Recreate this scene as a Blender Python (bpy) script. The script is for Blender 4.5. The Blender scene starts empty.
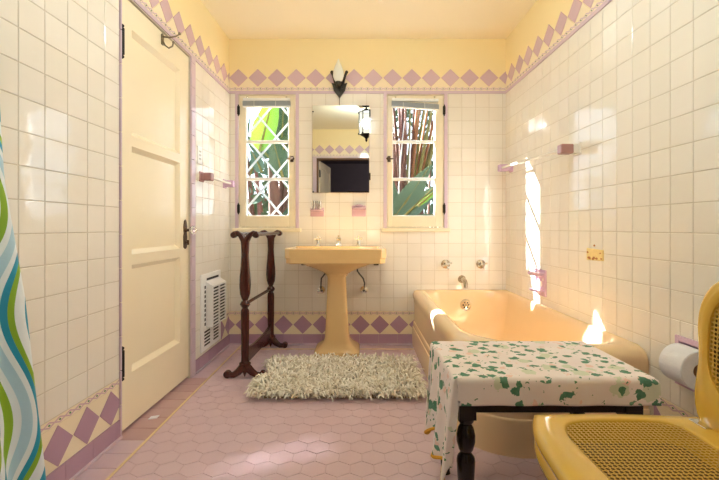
import bpy, bmesh, math, random
from math import sin, cos, pi, radians, sqrt, atan2
from mathutils import Vector, Matrix
random.seed(7)
scene = bpy.context.scene
COL = scene.collection
PITCH = 0.1088          # tile pitch
YB = 3.344              # back wall plane
CAMZ = 0.944
ZC = 2.448              # ceiling
YR = 0.215              # inner face of the wall with the doorway

# ------------------------------------------------------------------ colour / materials
def lin(c):
    return tuple(((v/255)/12.92 if v/255 <= .04045 else ((v/255+.055)/1.055)**2.4) for v in c)+(1.0,)

class NT:
    def __init__(s, name):
        s.m = bpy.data.materials.new(name); s.m.use_nodes = True
        s.t = s.m.node_tree; s.t.nodes.clear()
        s.out = s.n('ShaderNodeOutputMaterial')
    def n(s, typ, **kw):
        nd = s.t.nodes.new(typ)
        for k, v in kw.items(): setattr(nd, k, v)
        return nd
    def l(s, a, b): s.t.links.new(a, b)
    def math(s, op, a, b=None):
        nd = s.n('ShaderNodeMath', operation=op)
        for i, v in enumerate((a, b)):
            if v is None: continue
            if isinstance(v, (int, float)): nd.inputs[i].default_value = v
            else: s.l(v, nd.inputs[i])
        return nd.outputs[0]
    def mix(s, f, a, b):
        nd = s.n('ShaderNodeMix', data_type='RGBA')
        for k, v in ((0, f), (6, a), (7, b)):
            if isinstance(v, (int, float, tuple)): nd.inputs[k].default_value = v
            else: s.l(v, nd.inputs[k])
        return nd.outputs[2]
    def bsdf(s, color, rough=.5, spec=.5, metal=0, bump=None, coat=0):
        p = s.n('ShaderNodeBsdfPrincipled')
        if isinstance(color, tuple): p.inputs['Base Color'].default_value = color
        else: s.l(color, p.inputs['Base Color'])
        if isinstance(rough, (int, float)): p.inputs['Roughness'].default_value = rough
        else: s.l(rough, p.inputs['Roughness'])
        p.inputs['Specular IOR Level'].default_value = spec
        p.inputs['Metallic'].default_value = metal
        p.inputs['Coat Weight'].default_value = coat
        if bump is not None:
            b = s.n('ShaderNodeBump'); b.inputs['Strength'].default_value = bump[1]; b.inputs['Distance'].default_value = bump[2]
            s.l(bump[0], b.inputs['Height']); s.l(b.outputs[0], p.inputs['Normal'])
        s.l(p.outputs[0], s.out.inputs[0]); return p
    def coords(s, kind='Object'):
        return s.n('ShaderNodeTexCoord').outputs[kind]
    def noise(s, vec, scale, detail=2, rough=.5, dist=0):
        nd = s.n('ShaderNodeTexNoise'); s.l(vec, nd.inputs['Vector'])
        nd.inputs['Scale'].default_value = scale; nd.inputs['Detail'].default_value = detail
        nd.inputs['Roughness'].default_value = rough; nd.inputs['Distortion'].default_value = dist
        return nd
    def ramp(s, f, stops, interp='LINEAR'):
        nd = s.n('ShaderNodeValToRGB'); nd.color_ramp.interpolation = interp
        e = nd.color_ramp.elements
        while len(e) < len(stops): e.new(0.5)
        for i, (p, c) in enumerate(stops): e[i].position = p; e[i].color = c
        s.l(f, nd.inputs[0]); return nd.outputs[0]

def simple(name, rgb, rough=.5, spec=.5, metal=0, var=.06, scale=8, bump=0, bscale=40, coat=0):
    """painted / glazed surface with a faint tone variation and optional fine bump"""
    t = NT(name); co = t.coords()
    c = lin(rgb); nz = t.noise(co, scale, 3)
    d = tuple(v*(1-var) for v in c[:3])+(1,); u = tuple(min(1, v*(1+var)) for v in c[:3])+(1,)
    colr = t.mix(nz.outputs[0], d, u)
    b = None
    if bump: b = (t.noise(co, bscale, 3).outputs[0], bump, .01)
    t.bsdf(colr, rough, spec, metal, b, coat); return t.m

def tilemat(name, rgb, rgb2, rough=.06, var=None, bump=.03):
    """glazed tile: tone differs per tile (mesh island), glaze slightly wavy"""
    t = NT(name); co = t.coords()
    r = t.n('ShaderNodeNewGeometry').outputs['Random Per Island']
    c = t.mix(r, lin(rgb), lin(rgb2))
    nz = t.noise(co, 9, 2)
    t.bsdf(c, rough, .5, 0, (nz.outputs[0], bump, .05)); return t.m

M = {}
M['tile'] = tilemat('cream_glazed_tile', (239, 234, 225), (235, 229, 218))
M['grout'] = simple('grey_grout', (206, 196, 180), .8, .2, var=.1, scale=20)
M['mauve'] = tilemat('mauve_glazed_tile', (214, 186, 196), (208, 178, 189), .1)
M['mauve_low'] = tilemat('mauve_base_tile', (184, 150, 172), (176, 141, 165), .14)
M['mauve_trim'] = tilemat('mauve_trim_tile', (216, 196, 210), (211, 189, 204), .12)
M['cream_band'] = tilemat('cream_band_tile', (244, 232, 204), (241, 227, 198), .1)
M['green_dot'] = simple('green_glaze', (96, 140, 104), .2)
M['paint'] = simple('yellow_wall_paint', (246, 228, 178), .55, .3, var=.03, scale=2, bump=.02, bscale=60)
M['ceil'] = simple('cream_ceiling_paint', (249, 238, 210), .6, .3, var=.02, scale=2)
M['door'] = simple('cream_gloss_door_paint', (246, 234, 206), .22, .5, var=.03, scale=3, bump=.015, bscale=25)
M['sash'] = simple('cream_sash_paint', (238, 227, 200), .35, .5, var=.06, scale=14, bump=.03, bscale=60)
M['muntin'] = simple('white_muntin_paint', (240, 240, 236), .4, var=.03)
M['iron'] = simple('black_iron', (38, 34, 30), .5, .5, .6, var=.25, scale=40, bump=.2, bscale=90)
M['wrought'] = simple('grey_black_wrought_iron', (72, 66, 58), .45, .5, .7, var=.3, scale=60, bump=.3, bscale=90)
M['nickel'] = simple('dull_nickel', (196, 186, 168), .2, .5, 1, var=.08, scale=20)
M['oldbrass'] = simple('tarnished_bronze', (92, 72, 58), .35, .5, .8, var=.25, scale=30)
M['chrome'] = simple('chrome', (225, 222, 216), .1, .5, 1.0, var=.04)
M['hose'] = simple('braided_steel_hose', (92, 92, 92), .4, .5, .8, var=.3, scale=200)
M['sink'] = simple('peach_yellow_porcelain', (228, 194, 140), .12, .5, var=.02, scale=3)
M['tub'] = simple('peach_porcelain', (240, 212, 170), .1, .5, var=.02, scale=3)
M['wood'] = None
M['lilac'] = simple('lilac_ceramic', (208, 176, 204), .12, var=.05)
M['pinkcer'] = simple('pink_mauve_ceramic', (216, 182, 196), .15, var=.05)
M['brownmauve'] = simple('brown_mauve_ceramic', (176, 128, 124), .18, var=.06)
M['milk'] = simple('milky_bar_glass', (236, 230, 222), .08, var=.02)
M['white'] = simple('white_enamel', (238, 238, 238), .3, var=.03)
M['slot'] = simple('dark_slot', (30, 30, 34), .7, var=.2)
M['paper'] = simple('white_paper', (236, 236, 244), .9, .2, var=.03, scale=30, bump=.1, bscale=150)
M['card'] = simple('brown_cardboard', (150, 112, 84), .9, .2, var=.1)
M['chairp'] = simple('yellow_gloss_paint', (226, 184, 74), .18, .5, var=.08, scale=10, coat=.3)
M['cane'] = simple('yellow_cane', (218, 178, 84), .4, .4, var=.12, scale=60)
M['caneshade'] = simple('shade_brown_board', (92, 62, 28), .7, .2, var=.1)  # brown stands in for the shade seen through the cane holes
M['brownframe'] = simple('brown_stained_frame', (120, 84, 58), .5, var=.15)
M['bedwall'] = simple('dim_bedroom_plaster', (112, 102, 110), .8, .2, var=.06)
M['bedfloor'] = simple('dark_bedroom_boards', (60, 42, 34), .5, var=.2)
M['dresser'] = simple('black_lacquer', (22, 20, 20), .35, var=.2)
M['hook'] = simple('worn_nickel', (150, 140, 124), .3, .5, 1, var=.2, scale=40)
M['stucco'] = simple('white_stucco', (226, 222, 214), .9, .2, var=.05, scale=12, bump=.2)
M['outerskin'] = simple('dark_outer_skin', (74, 60, 50), .9, .1, var=.25, scale=18, bump=.2)  # dark brown chosen to soak up sun bounced off the outer wall
M['lattice'] = simple('weathered_lattice_paint', (168, 176, 184), .5, var=.05)
M['blind'] = simple('grey_blind_slat', (176, 184, 192), .4, var=.1, scale=30)
M['cord'] = simple('white_cord', (236, 236, 230), .7, var=.05)
M['amber'] = simple('yellowed_ceramic', (244, 218, 150), .25, var=.15, scale=60)
M['rust'] = simple('rust_brown', (178, 112, 50), .6, var=.3, scale=80)
M['soil'] = simple('garden_soil', (70, 58, 44), .9, .2, var=.3, scale=3)
M['leaf'] = simple('banana_leaf_green', (74, 116, 66), .45, .4, var=.25, scale=5)
M['leaf2'] = simple('blue_green_leaf', (96, 138, 104), .45, .4, var=.2, scale=5)
M['trunk'] = simple('brown_trunk', (96, 68, 56), .8, .2, var=.4, scale=10, bump=.4)
M['stalk_red'] = simple('red_brown_stalk', (108, 68, 58), .6, .3, var=.4, scale=14)
M['stalk_or'] = simple('orange_stalk', (150, 98, 60), .6, .3, var=.3, scale=12)
M['stalk_ol'] = simple('olive_stalk', (118, 110, 54), .55, .3, var=.3, scale=12)
M['ochre'] = simple('ochre_hem', (226, 170, 66), .8, .2, var=.1)

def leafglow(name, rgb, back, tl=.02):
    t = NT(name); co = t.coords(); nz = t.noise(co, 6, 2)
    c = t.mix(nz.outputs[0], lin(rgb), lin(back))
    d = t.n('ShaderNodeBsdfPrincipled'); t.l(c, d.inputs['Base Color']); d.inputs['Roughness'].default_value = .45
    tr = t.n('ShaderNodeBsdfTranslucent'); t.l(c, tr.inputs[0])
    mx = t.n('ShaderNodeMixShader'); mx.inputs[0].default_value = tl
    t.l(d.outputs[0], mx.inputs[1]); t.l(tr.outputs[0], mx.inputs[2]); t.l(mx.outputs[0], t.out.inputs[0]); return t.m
M['leafyellow'] = leafglow('yellow_green_leaf', (128, 172, 46), (96, 146, 40), .3)  # yellow-green leaves, partly translucent
M['leaf'] = leafglow('dark_green_leaf', (52, 82, 48), (38, 66, 38))  # the leaves' own dark green
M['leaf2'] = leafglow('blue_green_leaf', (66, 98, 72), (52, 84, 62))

def woodmat():
    t = NT('dark_mahogany'); co = t.coords()
    mp = t.n('ShaderNodeMapping'); t.l(co, mp.inputs[0]); mp.inputs['Scale'].default_value = (22, 22, 2.5)
    nz = t.noise(mp.outputs[0], 3, 4, .6, 1.2)
    c = t.ramp(nz.outputs[0], [(0.3, lin((44, 16, 14))), (0.7, lin((86, 36, 28)))])
    t.bsdf(c, .22, .5, 0, (nz.outputs[0], .05, .01)); return t.m
M['wood'] = woodmat()
def ebony():
    t = NT('near_black_wood'); co = t.coords(); nz = t.noise(co, 20, 3)
    t.bsdf(t.mix(nz.outputs[0], lin((16, 8, 7)), lin((38, 20, 16))), .25); return t.m
M['ebony'] = ebony()

def glassmat():
    t = NT('window_glass')
    tr = t.n('ShaderNodeBsdfTransparent'); tr.inputs[0].default_value = (.97, .98, .98, 1)
    gl = t.n('ShaderNodeBsdfGlossy'); gl.inputs['Roughness'].default_value = 0.0
    lw = t.n('ShaderNodeLayerWeight'); fac = t.math('ADD', t.math('MULTIPLY', t.math('POWER', lw.outputs['Facing'], 5.0), .8), .03)
    mx = t.n('ShaderNodeMixShader'); t.l(fac, mx.inputs[0]); t.l(tr.outputs[0], mx.inputs[1]); t.l(gl.outputs[0], mx.inputs[2])
    t.l(mx.outputs[0], t.out.inputs[0]); return t.m
M['glass'] = glassmat()
def clearglass():
    t = NT('cut_glass_knob'); g = t.n('ShaderNodeBsdfGlass'); g.inputs['IOR'].default_value = 1.5; g.inputs['Roughness'].default_value = .02
    t.l(g.outputs[0], t.out.inputs[0]); return t.m
M['knobglass'] = clearglass()
def frosted():
    t = NT('frosted_white_glass'); p = t.bsdf(lin((232, 236, 230)), .25)
    return t.m
M['frost'] = frosted()
def lampglass(strength=4):
    t = NT('lit_lantern_glass')
    d = t.n('ShaderNodeBsdfTransparent'); d.inputs[0].default_value = (.75, .77, .75, 1)
    e = t.n('ShaderNodeEmission'); e.inputs[0].default_value = (1, .96, .88, 1); e.inputs[1].default_value = strength
    a = t.n('ShaderNodeAddShader'); t.l(d.outputs[0], a.inputs[0]); t.l(e.outputs[0], a.inputs[1]); t.l(a.outputs[0], t.out.inputs[0]); return t.m
def mirrormat():
    t = NT('mirror_silver'); t.bsdf((.86, .85, .8, 1), 0.0, .5, 1.0); return t.m
M['mirror'] = mirrormat()

def floormat(name, a, b, c):
    t = NT(name); co = t.coords()
    r = t.n('ShaderNodeNewGeometry').outputs['Random Per Island']
    base = t.mix(r, lin(a), lin(b))
    nz = t.noise(co, 3.5, 4)
    base = t.mix(t.math('MULTIPLY', nz.outputs[0], .5), base, lin(c))
    n2 = t.noise(co, 30, 3)
    t.bsdf(base, t.math('ADD', t.math('MULTIPLY', nz.outputs[0], .15), .24), .45, 0, (n2.outputs[0], .05, .01)); return t.m
M['hex'] = floormat('mauve_hex_tile', (212, 188, 202), (207, 182, 197), (212, 187, 196))
M['hexgrout'] = simple('hex_grout', (200, 173, 187), .8, .2, var=.15, scale=12)
M['threshold'] = floormat('worn_terracotta_tile', (196, 162, 164), (188, 152, 156), (192, 158, 162))
M['liner'] = simple('yellow_liner_tile', (236, 214, 160), .3, var=.06, scale=20)

def clothmat():
    t = NT('ivy_print_cloth'); co = t.coords()
    nz = t.noise(co, 55, 2); dis = t.n('ShaderNodeVectorMath', operation='SCALE'); t.l(nz.outputs['Color'], dis.inputs[0]); dis.inputs['Scale'].default_value = .034
    add = t.n('ShaderNodeVectorMath', operation='ADD'); t.l(co, add.inputs[0]); t.l(dis.outputs[0], add.inputs[1])
    def vor(scale, off):
        mp = t.n('ShaderNodeMapping'); t.l(add.outputs[0], mp.inputs[0]); mp.inputs['Location'].default_value = off
        v = t.n('ShaderNodeTexVoronoi'); t.l(mp.outputs[0], v.inputs['Vector']); v.inputs['Scale'].default_value = scale; return v
    base = t.mix(t.noise(co, 14, 2).outputs[0], lin((246, 243, 246)), lin((240, 224, 224)))
    v3 = vor(11, (3.1, .4, 1.7))
    base = t.mix(t.math('LESS_THAN', v3.outputs['Distance'], .30), base, lin((216, 222, 206)))
    v4 = vor(17, (1.1, 2.4, .7))
    base = t.mix(t.math('LESS_THAN', v4.outputs['Distance'], .2), base, lin((240, 212, 206)))
    v1 = vor(23, (.3, .2, .9))
    sel = t.math('GREATER_THAN', t.noise(co, 9, 1).outputs[0], .40)
    g1 = t.mix(t.noise(co, 60, 2).outputs[0], lin((58, 112, 88)), lin((122, 170, 148)))
    base = t.mix(t.math('MULTIPLY', t.math('LESS_THAN', v1.outputs['Distance'], .37), sel), base, g1)
    v2 = vor(34, (5.3, 1.2, .1))
    base = t.mix(t.math('LESS_THAN', v2.outputs['Distance'], .13), base, lin((92, 138, 108)))
    wv = t.noise(co, 300, 1)
    t.bsdf(base, .85, .2, 0, (wv.outputs[0], .1, .002)); return t.m
M['cloth'] = clothmat()

def curtainmat():
    t = NT('swirl_stripe_curtain'); uv = t.coords('UV')
    sp = t.n('ShaderNodeSeparateXYZ'); t.l(uv, sp.inputs[0]); u, v = sp.outputs[0], sp.outputs[1]
    s1 = t.math('MULTIPLY', t.math('SINE', t.math('ADD', t.math('MULTIPLY', v, 19.0), t.math('MULTIPLY', u, 1.5))), .05)
    s2 = t.math('MULTIPLY', t.math('SINE', t.math('ADD', t.math('MULTIPLY', v, 8.0), 1.3)), .04)
    x = t.math('ADD', t.math('ADD', u, s1), s2)
    f = t.math('FRACT', t.math('MULTIPLY', x, 6.0))
    W, PB, TE, GR = lin((232, 240, 244)), lin((178, 212, 228)), lin((40, 150, 182)), lin((140, 180, 50))
    c = t.ramp(f, [(0, W), (.08, TE), (.25, W), (.34, GR), (.46, W), (.55, PB), (.68, W), (.76, TE), (.84, GR), (.92, W)], 'CONSTANT')
    t.bsdf(c, .35, .4, 0, (t.noise(t.coords(), 40, 2).outputs[0], .15, .01)); return t.m
M['curtain'] = curtainmat()
def pilemat():
    t = NT('shaggy_cotton_strips'); r = t.n('ShaderNodeNewGeometry').outputs['Random Per Island']
    c = t.ramp(r, [(0, lin((196, 184, 164))), (.3, lin((240, 235, 224))), (.8, lin((250, 247, 240))), (1, lin((212, 202, 184)))])
    t.bsdf(c, .9, .1); return t.m
M['pile'] = pilemat()
M['rugback'] = simple('cotton_rug_backing', (170, 150, 124), .9, .1, var=.2, scale=40)

# ------------------------------------------------------------------ mesh builder
class MB:
    def __init__(s): s.v = []; s.f = []; s.mi = []; s.sm = []; s.uv = None
    def add(s, vs, fs, mi=0, sm=False):
        o = len(s.v); s.v += [tuple(p) for p in vs]
        for f in fs: s.f.append(tuple(i+o for i in f)); s.mi.append(mi); s.sm.append(sm)
        return o
    def box(s, x0, x1, y0, y1, z0, z1, mi=0, f=None):
        P = [(x, y, z) for x in (x0, x1) for y in (y0, y1) for z in (z0, z1)]
        if f: P = [f(*p) for p in P]
        s.add(P, [(0, 1, 3, 2), (4, 6, 7, 5), (0, 4, 5, 1), (2, 3, 7, 6), (0, 2, 6, 4), (1, 5, 7, 3)], mi)
    def hull8(s, P, mi=0):
        s.add(P, [(0, 1, 3, 2), (4, 6, 7, 5), (0, 4, 5, 1), (2, 3, 7, 6), (0, 2, 6, 4), (1, 5, 7, 3)], mi)
    def loft(s, rings, mi=0, sm=True, cap0=True, cap1=True, closed=True):
        n = len(rings[0]); vs = [p for r in rings for p in r]; fs = []
        for a in range(len(rings)-1):
            for i in range(n if closed else n-1):
                j = (i+1) % n; fs.append((a*n+i, a*n+j, (a+1)*n+j, (a+1)*n+i))
        if cap0: fs.append(tuple(range(n-1, -1, -1)))
        if cap1: fs.append(tuple((len(rings)-1)*n+i for i in range(n)))
        s.add(vs, fs, mi, sm)
    def tube(s, pts, r, n=10, mi=0, flat=1.0, up=None, cap=True):
        """tube along pts; r number or list; flat scales the second axis"""
        pts = [Vector(p) for p in pts]; rings = []; last = None
        for i, p in enumerate(pts):
            t = (pts[min(i+1, len(pts)-1)]-pts[max(i-1, 0)]).normalized()
            if up is not None: b = Vector(up)
            elif last is not None: b = last
            else: b = Vector((0, 0, 1)) if abs(t.z) < .9 else Vector((1, 0, 0))
            a = t.cross(b).normalized() if t.cross(b).length > 1e-6 else Vector((1, 0, 0)); b = a.cross(t).normalized(); last = b
            rr = r[i] if isinstance(r, (list, tuple)) else r
            rings.append([p+a*(rr*cos(2*pi*k/n))+b*(rr*flat*sin(2*pi*k/n)) for k in range(n)])
        s.loft(rings, mi, True, cap, cap)
    def lathe(s, prof, o, ax=(0, 0, 1), n=20, mi=0, sx=1.0, sy=1.0, xref=None):
        """prof [(r, h)] about axis ax from point o"""
        ax = Vector(ax).normalized(); o = Vector(o)
        a = Vector(xref) if xref else (Vector((1, 0, 0)) if abs(ax.x) < .9 else Vector((0, 1, 0)))
        a = (a-ax*a.dot(ax)).normalized(); b = ax.cross(a)
        s.loft([[o+ax*h+a*(max(r, 1e-4)*sx*cos(2*pi*k/n))+b*(max(r, 1e-4)*sy*sin(2*pi*k/n)) for k in range(n)] for r, h in prof], mi)
    def ball(s, c, r, n=14, mi=0, sc=(1, 1, 1)):
        m = max(5, n//2)
        rings = [[(c[0]+r*sc[0]*sin(pi*max(.002, min(.998, j/m)))*cos(2*pi*k/n), c[1]+r*sc[1]*sin(pi*max(.002, min(.998, j/m)))*sin(2*pi*k/n), c[2]-r*sc[2]*cos(pi*j/m)) for k in range(n)] for j in range(m+1)]
        s.loft(rings, mi)
    def prism(s, poly, f, d0, d1, mi=0, sm=False):
        """poly [(u,v)] extruded from d0 to d1 through mapping f(u,v,d)"""
        n = len(poly); A = [f(u, v, d0) for u, v in poly]; B = [f(u, v, d1) for u, v in poly]
        fs = [tuple(range(n-1, -1, -1)), tuple(range(n, 2*n))]+[(i, (i+1) % n, n+(i+1) % n, n+i) for i in range(n)]
        s.add(A+B, fs, mi, sm)
    def grid(s, nu, nv, fn, mi=0, uv=False):
        o = len(s.v); vs = [fn(i/nu, j/nv) for j in range(nv+1) for i in range(nu+1)]
        fs = [(j*(nu+1)+i, j*(nu+1)+i+1, (j+1)*(nu+1)+i+1, (j+1)*(nu+1)+i) for j in range(nv) for i in range(nu)]
        s.add(vs, fs, mi, True)
        if uv: s.uv = {o+j*(nu+1)+i: (i/nu, j/nv) for j in range(nv+1) for i in range(nu+1)}

def wloc(o):
    l = Vector(o.location); 
    while o.parent: o = o.parent; l += Vector(o.location)
    return l

def obj(name, mb, mats, parent=None, bevel=0, seg=2, sharp=35, sub=0, solid=0, origin=None, normals=True):
    me = bpy.data.meshes.new(name)
    if origin is None:
        if parent is not None: origin = wloc(parent)
        else:
            xs, ys, zs = zip(*mb.v); origin = Vector(((min(xs)+max(xs))/2, (min(ys)+max(ys))/2, min(zs)))
    origin = Vector(origin)
    me.from_pydata([Vector(p)-origin for p in mb.v], [], mb.f)
    if not isinstance(mats, (list, tuple)): mats = [mats]
    for m in mats: me.materials.append(M[m] if isinstance(m, str) else m)
    me.polygons.foreach_set('material_index', mb.mi); me.polygons.foreach_set('use_smooth', mb.sm)
    if mb.uv:
        ul = me.uv_layers.new(name='UVMap')
        for lp in me.loops: ul.data[lp.index].uv = mb.uv[lp.vertex_index]
    if normals:
        bm = bmesh.new(); bm.from_mesh(me); bmesh.ops.recalc_face_normals(bm, faces=bm.faces[:]); bm.to_mesh(me); bm.free()
    me.update()
    if any(mb.sm): me.set_sharp_from_angle(angle=radians(sharp))
    o = bpy.data.objects.new(name, me); COL.objects.link(o)
    if parent is not None:
        o.parent = parent; o.location = origin-wloc(parent)
    else: o.location = origin
    if solid:
        md = o.modifiers.new('solid', 'SOLIDIFY'); md.thickness = solid; md.offset = 0
    if sub:
        md = o.modifiers.new('sub', 'SUBSURF'); md.levels = sub; md.render_levels = sub
    if bevel:
        md = o.modifiers.new('bevel', 'BEVEL'); md.width = bevel; md.segments = seg; md.limit_method = 'ANGLE'; md.angle_limit = radians(40); md.harden_normals = False
    return o

def parts(name, mb, mats, parent, **kw):
    """one object per connected piece of mb"""
    par = list(range(len(mb.v)))
    def find(a):
        while par[a] != a: par[a] = par[par[a]]; a = par[a]
        return a
    for f in mb.f:
        for i in f[1:]: par[find(i)] = find(f[0])
    groups = {}
    for k, f in enumerate(mb.f): groups.setdefault(find(f[0]), []).append(k)
    out = []
    for ks in groups.values():
        m = MB(); idx = {}
        for k in ks:
            for i in mb.f[k]:
                if i not in idx: idx[i] = len(m.v); m.v.append(mb.v[i])
            m.f.append(tuple(idx[i] for i in mb.f[k])); m.mi.append(mb.mi[k]); m.sm.append(mb.sm[k])
        out.append(obj(name, m, mats, parent, **kw))
    return out
def tag(o, label, cat, group=None):
    o['label'] = label; o['category'] = cat
    if group: o['group'] = group
    return o
def thing(name, label, cat, loc, group=None):
    o = bpy.data.objects.new(name, None); COL.objects.link(o); o.location = loc; o.empty_display_size = .05
    return tag(o, label, cat, group)
def struct(o, label=None, cat=None):
    o['kind'] = 'structure'
    if label: o['label'] = label
    if cat: o['category'] = cat
    return o

# wall mappings: (along, height, distance off the wall)
def LX(y): return -1.044+.018*(y-YB)
def RX(y): return 1.172-.0132*(y-YB)
def LW(y, z, d): return (LX(y)+d, y, z)
def RW(y, z, d): return (RX(y)-d, y, z)
def BW(x, z, d): return (x, YB-d, z)
def CW(x, z, d): return (x, YR+d, z)      # the doorway wall, facing the window wall
def FL(x, y, d): return (x, y, d)

def cut(rects, holes):
    out = rects
    for (hx0, hx1, hy0, hy1) in holes:
        nxt = []
        for (a, b, c, d) in out:
            if hx0 >= b or hx1 <= a or hy0 >= d or hy1 <= c: nxt.append((a, b, c, d)); continue
            if a < hx0: nxt.append((a, hx0, c, d))
            if b > hx1: nxt.append((hx1, b, c, d))
            m0, m1 = max(a, hx0), min(b, hx1)
            if c < hy0: nxt.append((m0, m1, c, hy0))
            if d > hy1: nxt.append((m0, m1, hy1, d))
        out = nxt
    return out

def tiles(mb, f, u0, u1, v0, v1, pu, pv, holes=(), mi=0, joint=.0028, h=.0035, tilt=.004, ch=.0014, pitch=PITCH):
    us = sorted({u0, u1}|{pu+k*pitch for k in range(-60, 61) if u0+.004 < pu+k*pitch < u1-.004})
    vs = sorted({v0, v1}|{pv+k*pitch for k in range(-60, 61) if v0+.004 < pv+k*pitch < v1-.004})
    rects = [(us[i], us[i+1], vs[j], vs[j+1]) for i in range(len(us)-1) for j in range(len(vs)-1)]
    for (a, b, c, d) in cut(rects, holes):
        g = joint/2; a += g; b -= g; c += g; d -= g
        if b-a < .006 or d-c < .006: continue
        ta, tb = random.gauss(0, tilt), random.gauss(0, tilt); uc, vc = (a+b)/2, (c+d)/2
        H = lambda u, v: h+ta*(u-uc)+tb*(v-vc)
        lo = [(a, c), (b, c), (b, d), (a, d)]; hi = [(a+ch, c+ch), (b-ch, c+ch), (b-ch, d-ch), (a+ch, d-ch)]
        P = [f(u, v, -.001) for u, v in lo]+[f(u, v, H(u, v)-ch*.7) for u, v in lo]+[f(u, v, H(u, v)) for u, v in hi]
        fs = [(8, 9, 10, 11)]
        for i in range(4):
            j = (i+1) % 4; fs += [(i, j, 4+j, 4+i), (4+i, 4+j, 8+j, 8+i)]
        mb.add(P, fs, mi)

def shell(mb, f, u0, u1, v0, v1, holes, d0, d1, mi):
    for (a, b, c, d) in cut([(u0, u1, v0, v1)], holes):
        mb.prism([(a, c), (b, c), (b, d), (a, d)], f, d0, d1, mi)

def wavestrip(mb, f, u0, u1, v0, v1, mi_line, mi_dot, d=.0046):
    """the plaited ribbon line of the border: two crossing zigzags with a dot in each eye"""
    n = int((u1-u0)/.050); L = (u1-u0)/max(1, n); vm = (v0+v1)/2; a = (v1-v0)*.36; w = .0026
    for k in range(n):
        x = u0+k*L; sg = 1 if k % 2 else -1
        for s_ in (1, -1):
            p, q = (x, vm+s_*sg*a), (x+L, vm-s_*sg*a)
            mb.prism([(p[0], p[1]-w), (q[0], q[1]-w), (q[0], q[1]+w), (p[0], p[1]+w)], f, .002, d+.0002*s_, mi_line)
        mb.prism([(x-.006, vm), (x, vm-.004), (x+.006, vm), (x, vm+.004)], f, .002, d+.0006, mi_dot)

def clipd(poly, u0, u1):
    out = poly
    for side, val in ((0, u0), (1, u1)):
        src = out; out = []
        for i in range(len(src)):
            p, q = src[i], src[(i+1) % len(src)]
            ip = p[0] >= val if side == 0 else p[0] <= val; iq = q[0] >= val if side == 0 else q[0] <= val
            if ip: out.append(p)
            if ip != iq:
                t = (val-p[0])/(q[0]-p[0]); out.append((val, p[1]+t*(q[1]-p[1])))
        if not out: return []
    return out

DP = .154
def border_top(mb, f, u0, u1, ph):
    """mats: 0 mauve, 1 cream, 2 mauve trim, 3 green"""
    zt, hh, hw = 2.136, .071, .0745
    mb.prism([(u0, 2.010), (u1, 2.010), (u1, 2.031), (u0, 2.031)], f, 0, .008, 2)
    mb.prism([(u0, 2.032), (u1, 2.032), (u1, 2.066), (u0, 2.066)], f, 0, .0035, 1)
    wavestrip(mb, f, u0, u1, 2.034, 2.062, 2, 3)
    k0 = int((u0-ph)/DP)-2
    for k in range(k0, k0+int((u1-u0)/DP)+5):
        c = ph+k*DP
        dm = clipd([(c-hw, zt), (c, zt-hh), (c+hw, zt), (c, zt+hh)], u0, u1)
        if len(dm) > 2: mb.prism(dm, f, 0, .0045, 0)
        tr = clipd([(c+.004, zt-hh-.001), (c+DP-.004, zt-hh-.001), (c+DP/2, zt-.003)], u0, u1)
        if len(tr) > 2: mb.prism(tr, f, 0, .0038, 1)
def border_low(mb, f, u0, u1, ph, base=False):
    z0, z1 = .088, .240; zt = .164; hh = .0735; hw = .0745
    mb.prism([(u0, .006), (u1, .006), (u1, .016), (u0, .016)], f, 0, .020, 2)
    k0 = int(u0/.152)-1
    for k in range(k0, k0+int((u1-u0)/.152)+4):
        a, b = max(u0, k*.152)+.001, min(u1, (k+1)*.152)-.001
        if b-a > .003: mb.prism([(a, .012), (b, .012), (b, .087), (a, .087)], f, 0, .009, 4)
    if base: return
    mb.prism([(u0, z0), (u1, z0), (u1, z1), (u0, z1)], f, 0, .0025, 1)
    mb.prism([(u0, .242), (u1, .242), (u1, .271), (u0, .271)], f, 0, .0035, 1)
    wavestrip(mb, f, u0, u1, .243, .269, 5, 3)
    k0 = int((u0-ph)/DP)-2
    for k in range(k0, k0+int((u1-u0)/DP)+5):
        c = ph+k*DP
        dm = clipd([(c-hw, zt), (c, zt-hh), (c+hw, zt), (c, zt+hh)], u0, u1)
        if len(dm) > 2: mb.prism(dm, f, 0, .0045, 4)
BM = ['mauve', 'cream_band', 'mauve_trim', 'green_dot', 'mauve_low', 'mauve']

# ------------------------------------------------------------------ windows, doors openings
W1 = (-.966, -.510, .936, 2.004); W2 = (.2176, .676, .936, 2.004)
DOOR = (1.866, 2.604, 0.0, 2.004)
DW = (-.66, .25, 0.0, 2.004)

# ------------------------------------------------------------------ room shell
mb = MB(); shell(mb, BW, -1.30, 1.40, -.30, ZC+.3, [W1, W2], -.062, -.0552, 0)
struct(obj('wall_dark_skin', mb, 'outerskin'), 'unseen dark brown skin added outside the window wall to cut bounced sun', 'wall')  # unseen skin, added to keep bounced sun off the plant fronts
mb = MB(); h = [W1, W2]
shell(mb, BW, -1.30, 1.40, -.02, 2.012, h, -.055, .0015, 1)
shell(mb, BW, -1.30, 1.40, 2.012, ZC+.02, h, -.055, .0015, 2)
tiles(mb, BW, LX(YB), RX(YB), .272, 2.010, 1.144, 2.010, h, 0)
struct(obj('wall_back', mb, ['tile', 'grout', 'paint']), 'cream tiled wall with two windows below yellow paint', 'wall')
mb = MB(); hl = [DOOR]
shell(mb, LW, YR-.3, YB+.05, -.02, 2.012, hl, -.09, .0015, 1)
shell(mb, LW, YR-.3, YB+.05, 2.012, ZC+.02, hl, -.09, .0015, 2)
tiles(mb, LW, YR, 1.857, .272, 2.010, 1.755, 2.010, (), 0)
tiles(mb, LW, 2.668, YB, .272, 2.010, YB, 2.010, (), 0)
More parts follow.
